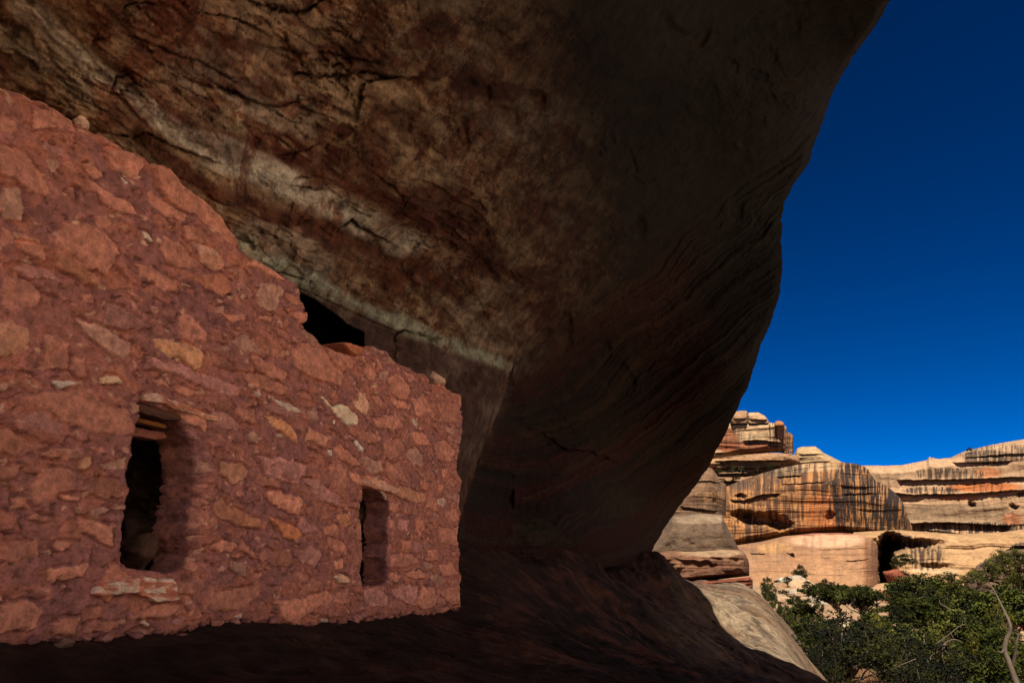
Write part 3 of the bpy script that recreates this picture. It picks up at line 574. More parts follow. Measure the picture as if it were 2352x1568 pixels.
    dd, sd = linedist(crease, px, py); below = vis & (py > np.interp(px, [q[0] for q in crease], [q[1] for q in crease])) & (px > 1180)
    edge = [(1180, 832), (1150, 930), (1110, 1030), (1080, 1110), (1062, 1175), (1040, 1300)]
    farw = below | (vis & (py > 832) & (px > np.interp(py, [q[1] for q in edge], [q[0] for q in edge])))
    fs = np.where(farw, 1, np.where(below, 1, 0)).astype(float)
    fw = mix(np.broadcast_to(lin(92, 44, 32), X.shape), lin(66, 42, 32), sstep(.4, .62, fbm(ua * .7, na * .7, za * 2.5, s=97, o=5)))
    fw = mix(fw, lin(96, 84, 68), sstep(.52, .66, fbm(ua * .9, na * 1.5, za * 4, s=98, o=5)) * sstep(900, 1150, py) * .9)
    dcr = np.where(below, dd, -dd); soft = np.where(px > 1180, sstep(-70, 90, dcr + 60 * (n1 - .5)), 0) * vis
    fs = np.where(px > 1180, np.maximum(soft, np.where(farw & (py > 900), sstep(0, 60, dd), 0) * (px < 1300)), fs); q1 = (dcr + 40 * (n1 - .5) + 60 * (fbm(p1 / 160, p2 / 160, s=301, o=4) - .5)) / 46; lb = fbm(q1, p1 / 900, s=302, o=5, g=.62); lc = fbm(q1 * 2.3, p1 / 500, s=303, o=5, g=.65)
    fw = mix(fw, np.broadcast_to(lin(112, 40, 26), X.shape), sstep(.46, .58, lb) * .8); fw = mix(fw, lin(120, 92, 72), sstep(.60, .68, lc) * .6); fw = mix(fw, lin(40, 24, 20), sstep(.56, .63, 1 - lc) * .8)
    Cc = mix(Cc, fw * .15 * (1 - .8 * sstep(1480, 1720, px + .25 * (700 - py)))[..., None], np.clip(fs, 0, 1))  # painted shade: the far wall goes nearly black toward the lip
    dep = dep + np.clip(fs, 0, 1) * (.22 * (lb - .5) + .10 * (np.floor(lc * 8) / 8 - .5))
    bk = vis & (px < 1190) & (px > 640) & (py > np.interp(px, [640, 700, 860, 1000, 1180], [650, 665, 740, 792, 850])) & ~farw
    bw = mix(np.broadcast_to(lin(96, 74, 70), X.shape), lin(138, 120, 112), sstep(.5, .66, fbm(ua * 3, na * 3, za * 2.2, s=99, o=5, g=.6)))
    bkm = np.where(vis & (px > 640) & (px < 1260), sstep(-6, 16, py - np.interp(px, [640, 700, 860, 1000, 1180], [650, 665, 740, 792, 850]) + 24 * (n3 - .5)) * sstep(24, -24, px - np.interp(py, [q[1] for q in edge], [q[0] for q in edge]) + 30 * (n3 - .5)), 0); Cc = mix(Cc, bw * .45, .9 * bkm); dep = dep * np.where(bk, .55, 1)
    hol = vis & inpoly(c3([(440, 150), (560, 190), (700, 300), (830, 400), (940, 450), (945, 580), (700, 640), (480, 460)]), wx * .25 + px * .75, wy * .25 + py * .75); dep = dep - 1.9 * hol  # hollow sunk behind the wall notch to stand for the black shadow there
    cr2 = 0 * px + 99; _ = linedist([(1250, 790), (1450, 690), (1600, 590), (1800, 380), (1880, 250)], wx * .35 + px * .65, wy * .35 + py * .65); dep = dep + .10 * np.exp(-(cr2 / 14) ** 2) * vis
    # cracks and lifted plates, traced
    for pts, wd, stp in ((c1([(1530, 25), (1600, 50), (1700, 76), (1760, 80), (1820, 55), (1860, 30), (1900, 0), (1960, -60)]), 5.5, .10), (c1([(730, 90), (745, 30), (800, 18), (920, 15)]), 2.5, .04), (c1([(1255, 85), (1340, 95), (1440, 130), (1500, 160)]), 3, .05),
                        (c1([(1720, 510), (1740, 440), (1800, 440), (1880, 455), (2000, 440), (2130, 430), (2200, 425), (2290, 450), (2420, 455)]), 4.2, .08), (c1([(2270, 470), (2190, 490), (2170, 540), (2150, 640)]), 4.5, .06), (c1([(1690, 300), (1830, 322), (1900, 300), (2050, 330), (2180, 355)]), 2.6, .04),
                        (c1([(1715, 375), (1760, 358)]), 2.5, .02), (c1([(1830, 365), (1890, 355)]), 2.5, .03), (c1([(1920, 380), (1990, 385), (2060, 368)]), 3, .03), (c1([(760, 205), (900, 265), (1100, 350), (1170, 350), (1250, 400), (1400, 480)]), 1.8, .02),
                        (c1([(1210, 490), (1350, 520), (1440, 572), (1560, 620), (1650, 630), (1765, 605)]), 3.2, .05), (c1([(545, 270), (565, 235), (610, 225)]), 6, .05), (c1([(655, 545), (680, 500), (690, 465), (745, 440)]), 5, .06), (c1([(660, 545), (730, 600), (800, 670)]), 2.4, .04), (c1([(930, 620), (930, 575), (960, 560)]), 3, .03),
                        (c1([(1740, 1085), (1765, 1052), (1830, 1045)]), 2.5, .03), (c1([(1770, 1100), (1870, 1120), (1920, 1120)]), 2.5, .03), (c1([(670, 810), (790, 832), (870, 800), (950, 830), (1050, 880), (1200, 925)]), 3, .05), (c1([(1995, 1395), (2030, 1350), (2100, 1310), (2130, 1340), (2220, 1390)]), 3, .05),
                        (c1([(1840, 655), (1960, 697)]), 2.5, .03), (c1([(1920, 170), (1990, 165), (2050, 200)]), 4, .03), (c1([(1930, 880), (1945, 850), (1975, 830)]), 3, .04), ([(530, 600), (620, 620), (690, 640)], 1.5, .03), ([(905, 800), (905, 770), (925, 755), (945, 760)], 3, .06), ([(905, 830), (906, 795)], 3, .05),
                        ([(640, 360), (700, 345), (730, 330)], 2, .03), ([(1250, 1000), (1300, 1035), (1345, 1030), (1420, 1060)], 3, .03)):
        b = A(pts); m = 70
        msk = vis & (px > b[:, 0].min() - m) & (px < b[:, 0].max() + m) & (py > b[:, 1].min() - m) & (py < b[:, 1].max() + m)
        jx, jy = wx[msk] * .2 + px[msk] * .8 + 5 * (fbm(px[msk] / 9, py[msk] / 9, s=7, o=3) - .5), wy[msk] * .2 + py[msk] * .8 + 9 * (fbm(px[msk] / 12, py[msk] / 12, s=9, o=4) - .5)
        d2_, s2 = linedist(b, jx, jy); kw = wd * .8 * (.25 + 1.3 * vn(jx / 22, jy / 22, s=5) ** 1.5); ends = sstep(0, 26, np.minimum(np.hypot(jx - b[0, 0], jy - b[0, 1]), np.hypot(jx - b[-1, 0], jy - b[-1, 1]))); amp_ = (.2 + .8 * ends) * sstep(.22, .5, fbm(jx / 30, jy / 30, s=6, o=3))
        dep[msk] += stp * np.where(s2 > 0, np.exp(-d2_ / 30), 0) * -1.3 - amp_ * (.02 + stp * 1.7) * np.exp(-(d2_ / np.maximum(kw, 1.7)) ** 2) 
    X = X0 - D * (dep * g * np.clip(r / 5, .6, 1.6))[..., None]
    # outer face beyond the lip: back over the top of the cliff, so the roof has real thickness
    up = np.array([-.55, .35, .75]); cols = []
    for k, q in enumerate((0.12, .35, .8, 1.6, 3.2, 6.5, 13, 26)):
        base = X[:, 0] + L * q * .35 * np.exp(-T / af)[:, None]; cols.append(base + np.array([-q, .12 * q, .55 * q + .25 * min(q, 1)]))
    O = np.stack(cols[::-1], 1); X = np.concatenate([O, X], 1)
    Co = np.broadcast_to(lin(170, 130, 96), O.shape); Cc = np.concatenate([Co, Cc], 1)
    return X, Cc
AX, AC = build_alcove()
M_ALC = rock_mat('overhang_sandstone', bump=.6, scale=7, fine=48, vary=1.0, dist=.04, mottle=((.055, .022, .014), .75, 3.2))
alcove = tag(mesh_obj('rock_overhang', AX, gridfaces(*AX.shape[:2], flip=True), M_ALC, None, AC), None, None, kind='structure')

# ------------------------------------------------------------------ the rock ledge under the ruin and the slickrock apron that rolls off into the canyon
def edge_x(y): return np.interp(y, [-40, -12, 0, 3, 6, 9, 11.5, 13.3, 20.6, 28.5, 33, 45], [16, 13, 11, 9, 6.4, 4.8, 4.35, 4.45, 6.55, 8.85, 10.0, 12])
def build_ledge():
    P, Vv = [], []
    def add(p): P.append(p[:2]); Vv.append(p[2])
    for x, y in BASE_P: add(at(x, y, PUR(x, y)))
    for x, y, r in ((0, 1568, 2.85), (600, 1568, 2.65), (1176, 1568, 2.9), (1500, 1568, 4.3), (1700, 1568, 7.5), (1800, 1568, 11), (1575, 1355, 24), (1640, 1420, 21), (1700, 1475, 18.5), (1780, 1520, 16.5), (1880, 1566, 14.5), (1800, 1440, 22), (1725, 1345, 30), (1620, 1345, 30),
                    (1300, 1450, 8.6), (1300, 1330, 11.5), (1140, 1310, 9.0), (1105, 1275, 9.4), (1180, 1330, 9.3), (1300, 1268, 14), (1500, 1270, 22), (1500, 1400, 16), (1500, 1480, 11), (1300, 1540, 5.0), (1176, 1450, 5.9), (1110, 1380, 7.3), (1560, 1350, 26)): add(at(x, y, r))
    for q in ((0, 0, -.5), (0, -6, -.9), (-4, -3, -.4), (-3, 2, -.3), (3.6, 0, -1.1), (3.8, 6, -1.5), (4, -10, -1.1), (10, 0, -1.6), (10, -10, -1.6), (-4, 6, .0), (-2, 9, .5), (-4, 12, .8), (0, 14, .9), (3, 22, .6), (-5, 25, 1), (5, 32, .3), (10, 33, 0), (-6, -12, -.5)): add(A(q))
    rb = RBF(A(P), A(Vv), 'tps', .02)
    ys = np.concatenate([np.linspace(-12, 1.5, 40)[:-1], np.linspace(1.5, 9, 420)[:-1], np.linspace(9, 34, 330)])
    tt = np.concatenate([np.linspace(0, 1, 470)]); Y = np.repeat(ys[:, None], len(tt) + 60, 1); E = edge_x(Y) + .25 * (fbm(Y * .5, Y * 0, s=131, o=3) - .5)
    t = np.concatenate([tt, 1 + np.linspace(0, 1, 61)[1:] ** 1.3]); x0 = -7.0
    Xx = np.where(t[None] <= 1, x0 + (E - x0) * np.sin(np.clip(t, 0, 1) * math.pi / 2 * .86)[None] / math.sin(math.pi / 2 * .86), E + (t[None] - 1) * 9)
    Xc = np.minimum(Xx, E); z = rb(np.stack([Xc, Y], -1)); o = np.clip(Xx - E, 0, None)
    z = z - np.where(o < 1.2, .45 * o * o, .45 * 1.44 + 1.08 * (o - 1.2) * 1.15); z = np.maximum(z, -11)
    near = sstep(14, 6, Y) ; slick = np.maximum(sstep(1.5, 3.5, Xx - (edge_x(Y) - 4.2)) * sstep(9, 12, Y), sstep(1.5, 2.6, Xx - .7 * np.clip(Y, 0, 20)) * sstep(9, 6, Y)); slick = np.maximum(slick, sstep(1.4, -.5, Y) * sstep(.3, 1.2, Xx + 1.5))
    n = fbm(Xx * 1.3, Y * 1.3, s=101, o=5); wall_d = np.clip((np.stack([Xx, Y], -1) @ WN[:2]) + WD, 0, 9)
    lay = fbm(Xx * .5 + Y * .15, Y * .5, s=103, o=3) * 7 + z * 3
    z = z + near * sstep(.02, .5, wall_d) * (.10 * (n - .5) + .05 * (fbm(Xx * 6, Y * 6, s=102, o=5) - .5) + .035 * (np.floor(lay * 2) / 2 - lay)) + .05 * (fbm(Xx * 14, Y * 14, s=104, o=4) - .5) * near * .7
    z = z + slick * (.30 * (fbm(Xx * .7 + Y * .4, Y * .25 - Xx * .3, s=105, o=5) - .5) + .09 * (fbm(Xx * 4, Y * 2, s=106, o=5, g=.6) - .5) - .05 * sstep(.93, .98, ridge(Xx * .9 + Y * .5, Y * .5, s=107, o=4))) + (1 - near) * (1 - slick) * .5 * (n - .5)
    ridge_ = np.exp(-((Xx - (edge_x(Y) - 3.9 + .03 * Y)) / .35) ** 2) * sstep(2, 5, Y) * sstep(20, 12, Y); z = z + .07 * ridge_
    Vx = np.stack([Xx, Y, z], -1)
    c1_ = mix(np.broadcast_to(lin(92, 70, 62), Vx.shape), lin(66, 50, 46), sstep(.4, .6, fbm(Xx * 2, Y * 2, s=111, o=5)))
    c1_ = mix(c1_, lin(150, 98, 80), sstep(.50, .62, fbm(Xx * 3.2, Y * 2, s=112, o=6, g=.65)) * (.35 + .65 * sstep(-.6, .4, Xx)) * .9) * (.6 + .8 * fbm(Xx * 9, Y * 7, s=117, o=5, g=.7))[..., None]
    c1_ = mix(c1_, lin(150, 96, 82), sstep(.35, 0, wall_d) * .15)
    c2_ = mix(np.broadcast_to(lin(196, 168, 134), Vx.shape), lin(168, 130, 96), sstep(.38, .62, fbm(Xx * .9 + Y * .3, Y * .5, s=113, o=5)))
    c2_ = mix(c2_, lin(120, 98, 80), sstep(.55, .68, fbm(Xx * 2.5 + Y * .8, Y * .7, s=114, o=5)) * .7)
    dg = Xx * .8 + Y * .35; c2_ = c2_ * (.62 + .76 * fbm(dg * 2.2, (Y - Xx * .4) * .45, s=115, o=7, g=.72))[..., None]; c2_ = mix(c2_, lin(96, 76, 62), sstep(.60, .66, fbm(dg * 3, (Y - Xx * .4) * .9, s=116, o=6, g=.7)) * .7)
    c2_ = c2_ * (.225 + .5 * sstep(9, 4, Y) * sstep(1.5, 4, Xx - .7 * np.clip(Y, 0, 20)) + .4 * sstep(2, 0, Y)).clip(0, 1)[..., None]; c1_ = c1_ * .25  # ledge out of view by the camera made paler to bounce sunlight
    return Vx, mix(c1_, c2_, np.maximum(slick, sstep(0, .5, o)))
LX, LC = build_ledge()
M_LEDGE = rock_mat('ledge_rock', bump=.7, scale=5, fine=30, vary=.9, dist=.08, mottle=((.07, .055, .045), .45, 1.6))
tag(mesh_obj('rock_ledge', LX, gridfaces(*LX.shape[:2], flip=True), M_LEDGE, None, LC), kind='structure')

# ------------------------------------------------------------------ canyon floor and a pale far slope added to bounce sun onto the ruin (to the right, mostly out of frame)
def slope_e(x, y):
    a = x - (11 + .84 * np.clip(y, -30, 400)); b = .62 * x + .78 * y - 27 - 30 * sstep(20, 12, x - .84 * np.clip(y, 0, 400))
    return np.maximum(a, -99) * .8 + np.clip(b, 0, 40) * .25 * sstep(-2, 6, a)
def floor_z(x, y):
    zn = np.interp(y, [-60, 0, 20, 30, 45, 60, 80, 110, 140, 300, 1500], [-5, -4.2, -3.7, -3.3, -2.7, -2.0, -1.2, -.4, 0, 4, 4])
    e = slope_e(x, y); up = np.where(e > 0, 1.05 * e * sstep(0, 6, e), 0)
    up = np.minimum(up, 40 + .08 * np.clip(e, 0, 900)) * sstep(150, 70, y)
    return zn + up + 1.7 * np.exp(-((x - 22.5) / 7) ** 2 - ((y - 60) / 16) ** 2)
def build_floor():
    gx = np.concatenate([np.linspace(-900, -20, 12), np.linspace(-15, 75, 330), np.linspace(76, 240, 90), np.linspace(260, 1600, 16)])
    gy = np.concatenate([np.linspace(-700, -50, 14), np.linspace(-45, 15, 70), np.linspace(15.4, 130, 330), np.linspace(132, 240, 40), np.linspace(260, 1600, 14)])
    X, Y = np.meshgrid(gx, gy); Z = floor_z(X, Y); near = sstep(170, 120, np.hypot(X - 30, Y - 40))
    Z = Z + near * ((.7 * (fbm(X * .12, Y * .12, s=141, o=4) - .5) + .6 * (fbm(X * .6, Y * .6, s=142, o=5) - .5)))
    e = slope_e(X, Y); sl = sstep(-1, 3, e) * sstep(150, 60, Y)
    Z = Z + sl * 2.0 * (fbm(X * .12, Z * .5, Y * .12, s=143, o=4) - .5)
    C = .5 * mix(np.broadcast_to(lin(150, 96, 70), X.shape + (3,)), lin(96, 92, 54), sstep(.40, .58, fbm(X * .4, Y * .4, s=144, o=5)))
    C = mix(C, lin(190, 150, 112) * .5, sstep(.58, .66, fbm(X * .5, Y * .5, s=145, o=5)) * .8)
    C = mix(C, lin(196, 156, 116) * .5, sstep(62, 90, Y) * .7)
    tal = np.exp(-((X - 22.5) / 8) ** 2 - ((Y - 58) / 20) ** 2); C = mix(C, lin(190, 152, 116) * .38 * (.6 + .8 * fbm(X * 1.5, Y * 1.5, s=147, o=5))[..., None], sstep(.25, .6, tal) * .9)
    slc = mix(np.broadcast_to(lin(238, 222, 198), C.shape), lin(224, 194, 162), sstep(.4, .6, fbm(X * .08, Z * .6, Y * .08, s=146, o=4)))
    return np.stack([X, Y, Z], -1), mix(C, slc, sl)
FX, FC = build_floor()
M_FLOOR = rock_mat('canyon_soil', bump=.6, scale=1.6, fine=12, vary=.35, dist=.2)
tag(mesh_obj('canyon_ground', FX, gridfaces(*FX.shape[:2], flip=True), M_FLOOR, None, FC), kind='structure')

# ------------------------------------------------------------------ far cliffs, domes and boulders
d6 = lambda pts: [(1500.6 + .2079 * x, 907.3 + .2079 * y) for x, y in pts]
d7 = lambda pts: [(1863.5 + .2079 * x, 907.3 + .2079 * y) for x, y in pts]
d8 = lambda pts: [(1514.5 + .2435 * x, 1186.5 + .2435 * y) for x, y in pts]
d9 = lambda pts: [(1814.6 + .2285 * x, 1221.4 + .2285 * y) for x, y in pts]
TANC, PALE, ORAN, VARN, REDC = lin(188, 150, 114), lin(208, 176, 136), lin(188, 112, 62), lin(58, 46, 40), lin(150, 84, 54)
def formation(name, top, bot, D, nx, ny, label=None, catg='rock formation', group=None, top_r=6, vt=.18, side=(8, 8), sw=(.12, .12), lean=0.0, under=0.0, strata=.5, sfreq=.5, flute=.3,
              ledges=(), dents=(), streaks=(), tints=(), base=TANC, band=1.0, seed=0, mat=None, back=14, kind=None, pocks=0.0, jag=0.0, lk=.5):
    top, bot = A(top), A(bot); x0, x1 = top[0, 0], top[-1, 0]
    cx_ = x0 + (x1 - x0) * np.linspace(0, 1, nx); v = np.linspace(0, 1, ny) ** 1.15
    cx_ = x0 + (x1 - x0) * (.5 - .5 * np.cos(np.linspace(0, 1, nx) * math.pi)) * .35 + (cx_ - x0) * .65
    PX = np.broadcast_to(cx_, (ny, nx)); sc = D / F_PX
    ty = np.interp(cx_, top[:, 0], top[:, 1]) + jag * (fbm(cx_ * .25, cx_ * 0, s=seed + 3, o=4) - .5) * 2; by = np.maximum(np.interp(cx_, bot[:, 0], bot[:, 1]), ty + .5)
    PY = ty + (by - ty) * v[:, None]; t = np.linspace(0, 1, nx); u = (PX - x0) / (x1 - x0); VV = np.broadcast_to(v[:, None], PX.shape)
    def rnd(q): q = np.clip(1 - q, 0, 1); return 1 - np.sqrt(1 - q * q * .995)
    R = np.full(PX.shape, float(D)) + top_r * rnd(VV / vt) + side[0] * rnd(u / sw[0]) + side[1] * rnd((1 - u) / sw[1]) - lean * VV + under * sstep(.82, 1.0, VV)
    W = at(PX, PY, R); hz = W[..., 2]; hx = W[..., 0]
    wrp = fbm(hx * .05, hz * .12, s=seed + 10, o=4) * 3
    lay = hz * sfreq + wrp * .8 + hx * .01
    st = (fbm(lay * 1.0, hx * .02, s=seed + 11, o=4, g=.6) - .5) * 2
    R = R - strata * st - flute * (fbm(hx * .5, hz * .06, s=seed + 12, o=5) - .5) * 2 - .5 * strata * .6 * (fbm(hx * .3, hz * .6, s=seed + 14, o=5) - .5) * 2
    if pocks: R = R + pocks * sstep(.62, .75, fbm(hx * .8, hz * 1.2, s=seed + 15, o=3))
    for pl, dep, fall in ledges:                          # bedding ledges: rock stands proud above the line and is cut back below it
        pl = A(pl); ly = np.interp(PX, pl[:, 0], pl[:, 1]) + 1.4 * (fbm(PX * .08, PX * 0, s=seed + 4, o=4) - .5) * 2
        inside = sstep(pl[0, 0] - 4, pl[0, 0] + 8, PX) * sstep(pl[-1, 0] + 4, pl[-1, 0] - 8, PX)
        b = PY - ly; R = R + inside * lk * dep * (sstep(-.3, .9, b) * np.exp(-np.clip(b, 0, None) / fall) - .3 * np.exp(-np.clip(-b, 0, None) / 5) * (b < 0))
    for x, y, a, b, dep in dents:
        jx = PX + 5 * (fbm(PX * .12, PY * .12, s=seed + 5, o=4) - .5) * 2; jy = PY + 5 * (fbm(PX * .12, PY * .12, s=seed + 6, o=4) - .5) * 2
        R = R + .45 * dep * sstep(1.3, .3, np.hypot((jx - x) / a, (jy - y) / b))
    W = at(PX, PY, R); hz, hx = W[..., 2], W[..., 0]
    n = fbm(hx * .05, lay * .8, s=seed + 20, o=5); n2 = fbm(hx * .8, hz * 1.6, s=seed + 21, o=5, g=.6); n3 = fbm(PX * .22, PY * .5, s=seed + 22, o=4)
    C = mix(np.broadcast_to(base, W.shape), base * .72, sstep(.4, .62, n) * band); C = mix(C, np.minimum(base * 1.22, .8), sstep(.55, .7, n) * band * .7)
    C = C * (.72 + .56 * n2)[..., None]; C = mix(C, base * .45, sstep(.60, .70, n3) * .5)
    for x, y, a, b, colr, k in tints:
        e = np.hypot((PX + 8 * (n3 - .5) - x) / a, (PY + 8 * (n2 - .5) - y) / b); C = mix(C, colr * (.7 + .6 * n2)[..., None], k * sstep(1.15, .75, e))
    for x, y, a, b, fr, k, colr, thr in streaks:          # desert varnish running down the face
        q = fbm((PX + .10 * (PY - y) * np.sign(PX - x) * np.clip(np.abs(PX - x) / a, 0, 1)) * fr, PY * .018, s=seed + 30, o=4, g=.65)
        e = np.hypot((PX - x) / a, (PY - y) / b); C = mix(C, colr * (.8 + .5 * n2)[..., None], k * sstep(thr - .03, thr + .14, q + .18 * (n2 - .5) - .25 * np.clip(e - .8, 0, 1)) * sstep(1.2, .95, e))
    C = C * A([.425, .405, .385])
    rows, cr = [], []
    for k in (6, 5, 4, 3, 2, 1):                          # the top runs back behind the skyline
        rows.append(at(cx_, ty + .25 * k + .25 * k * k * .2, R[0] + back * k * k / 36)); cr.append(C[0])
    W = np.concatenate([np.stack(rows), W]); C = np.concatenate([np.stack(cr), C]); dirs = W / np.linalg.norm(W, axis=-1, keepdims=True)
    Lb = [W[:, 0] + dirs[:, 0] * back * q + np.array([.02 * back * q, 0, 0]) for q in (1, .5, .2, .06)]; Rb_ = [W[:, -1] + dirs[:, -1] * back * q - np.array([.02 * back * q, 0, 0]) for q in (.06, .2, .5, 1)]
    W = np.concatenate([np.stack(Lb, 1), W, np.stack(Rb_, 1)], 1); C = np.concatenate([np.repeat(C[:, :1], 4, 1), C, np.repeat(C[:, -1:], 4, 1)], 1)
    o = mesh_obj(name, W, gridfaces(*W.shape[:2], flip=True), mat or M_FAR, None, C)
    if kind: return tag(o, kind=kind)
    return tag(o, label, catg, group)
M_FAR = rock_mat('canyon_sandstone', bump=.5, scale=.9, fine=6, vary=.3, dist=.35, stretch=(1, 1, 2.5))
M_BLD = rock_mat('weathered_boulder', bump=.7, scale=3, fine=14, vary=.5, dist=.2, stretch=(1, 1, 1.5), mottle=((.06, .04, .03), .6, 1.3))
# long layered cliff to the right
formation('layered_cliff', d7([(300, 800), (600, 776), (800, 778), (1000, 770), (1100, 752), (1270, 718), (1296, 690), (1306, 678), (1330, 690), (1400, 702), (1540, 690), (1640, 640), (1730, 604), (1850, 580), (2000, 545), (2350, 485), (3400, 400)]), d7([(300, 1560), (3400, 1560)]), 225, 420, 230, kind='structure',
          top_r=14, vt=.12, side=(2, 2), strata=.5, sfreq=.32, flute=.7, lk=.28, base=lin(206, 168, 130), seed=500, jag=.8, band=.8,
          ledges=[(d7([(1560, 745), (1900, 735), (2200, 728)]), 5, 6), (d7([(560, 812), (800, 808), (980, 800)]), 1.5, 3), (d7([(960, 935), (1500, 930), (2000, 915), (2350, 898), (3300, 850)]), 7, 8), (d7([(880, 1070), (1060, 1095), (1500, 1090), (1800, 1080), (2350, 1040), (3300, 980)]), 8, 7), (d7([(1090, 1470), (1400, 1500), (1800, 1545), (2200, 1530)]), 3, 3), (d7([(1690, 690), (1960, 665), (2350, 640), (3300, 600)]), 4, 3), (d7([(1090, 1410), (1500, 1400), (2200, 1440)]), 9, 12)],
          dents=[(2231, 1158, 8, 7, 5), (2330, 1163, 12, 6, 5), (2345, 1133, 10, 5, 4)],
          streaks=[(2180, 1088, 80, 14, .35, .85, VARN, .44), (2140, 1126, 60, 9, .22, .9, VARN, .40), (2250, 1120, 80, 14, .14, .6, VARN, .52), (2230, 1213, 140, 14, .3, .9, VARN, .40), (2300, 1040, 90, 20, .4, .7, VARN, .46), (2270, 1050, 60, 16, .3, .8, VARN, .42)],
          tints=[(2260, 1118, 90, 12, lin(196, 116, 62), .95), (2270, 1085, 34, 12, lin(198, 124, 74), .8), (2200, 1142, 50, 8, lin(196, 122, 72), .7), (2180, 1180, 160, 26, lin(150, 126, 100), .7), (2325, 1193, 24, 16, lin(190, 118, 76), .7)])
formation('slickrock_cone', d6([(1480, 690), (1560, 650), (1590, 585), (1640, 569), (1790, 565), (1840, 600), (1890, 640), (1990, 690), (2080, 735), (2140, 760)]), d6([(1480, 900), (2140, 900)]), 185, 150, 90, 'pale layered slickrock cone with a small flat cap behind the streaked dome', top_r=12, vt=.3, side=(6, 6), strata=.7, sfreq=1.2, flute=.1, base=lin(204, 170, 126), seed=520, ledges=[(d6([(1600, 655), (1900, 650)]), 1.2, 3)])
formation('rock_tower', d6([(380, 420), (840, 310), (1000, 296), (1280, 300), (1440, 325), (1470, 350), (1478, 395)]), d6([(380, 760), (660, 730), (900, 668), (1300, 632), (1478, 632)]), 210, 190, 150, 'tall rock tower with a pale face and red-brown base beside the overhang edge', top_r=5, vt=.15, side=(6, 8), sw=(.1, .12), strata=.7, sfreq=.6, flute=.5, under=4, base=lin(206, 172, 130), seed=540,
          ledges=[(d6([(1000, 505), (1150, 490), (1430, 520)]), 4, 7), (d6([(680, 640), (1000, 625), (1430, 610)]), 5, 5)], tints=[(1672, 1010, 24, 30, lin(164, 96, 58), .85), (1720, 1028, 80, 14, lin(150, 84, 52), .9), (1790, 1000, 16, 26, lin(150, 96, 64), .6)], streaks=[(1785, 1000, 24, 40, .5, .8, VARN, .48), (1690, 1015, 50, 26, .35, .5, VARN, .5)])
formation('tower_shoulder', d6([(1425, 430), (1470, 405), (1510, 414), (1545, 445), (1556, 480), (1552, 560), (1548, 600)]), d6([(1425, 645), (1548, 645)]), 214, 60, 90, 'narrow dark rock shoulder on the right flank of the tower', side=(5, 6), strata=.6, base=lin(168, 120, 82), seed=560, streaks=[(1815, 1020, 20, 40, .5, .8, VARN, .45)])
formation('cap_rock', d6([(850, 240), (880, 187), (960, 170), (1030, 172), (1046, 195)]), d6([(850, 310), (1046, 306)]), 209, 60, 50, 'rounded cap boulder on the left of the tower top', 'boulder', side=(4, 4), top_r=4, vt=.4, strata=.4, base=lin(196, 154, 116), seed=570, ledges=[(d6([(880, 262), (1030, 255)]), 2, 3)])
formation('cap_rock', d6([(1036, 200), (1060, 192), (1160, 190), (1230, 226), (1262, 262), (1280, 296)]), d6([(1036, 306), (1280, 306)]), 210, 70, 50, 'sloping cap slab with a dark crack on the tower top', 'boulder', side=(4, 4), top_r=4, vt=.4, strata=.4, base=lin(204, 166, 124), seed=580, ledges=[(d6([(1060, 262), (1270, 270)]), 3, 3)])
formation('cap_rock', d6([(1338, 312), (1350, 290), (1385, 280), (1425, 292), (1446, 316)]), d6([(1338, 334), (1446, 334)]), 208, 40, 30, 'small orange boulder perched on the right of the tower top', 'boulder', side=(2, 2), top_r=2, vt=.5, strata=.2, base=lin(206, 134, 84), seed=590)
formation('terraced_ledges', d6([(-500, 770), (300, 716), (600, 704), (680, 696), (900, 668), (1300, 632), (1500, 645), (1620, 680)]), d6([(-500, 1500), (380, 1300), (1000, 1060), (1620, 1000)]), 176, 260, 170, 'stepped sandstone ledges dotted with bushes below the tower', top_r=5, vt=.08, strata=2.2, sfreq=.55, flute=.5, base=lin(184, 142, 104), seed=600, pocks=1.0, jag=.8,
          ledges=[(d6([(680, 730), (900, 720), (1300, 715), (1480, 720)]), 4, 4), (d6([(640, 800), (900, 800), (1400, 785)]), 5, 5), (d6([(700, 870), (900, 865), (1100, 850)]), 5, 5), (d6([(740, 955), (1000, 945), (1100, 900)]), 5, 5), (d6([(760, 1000), (1000, 1000)]), 4, 4)], tints=[(1700, 1065, 60, 6, lin(120, 104, 82), .8), (1700, 1085, 80, 5, lin(110, 96, 72), .6)])
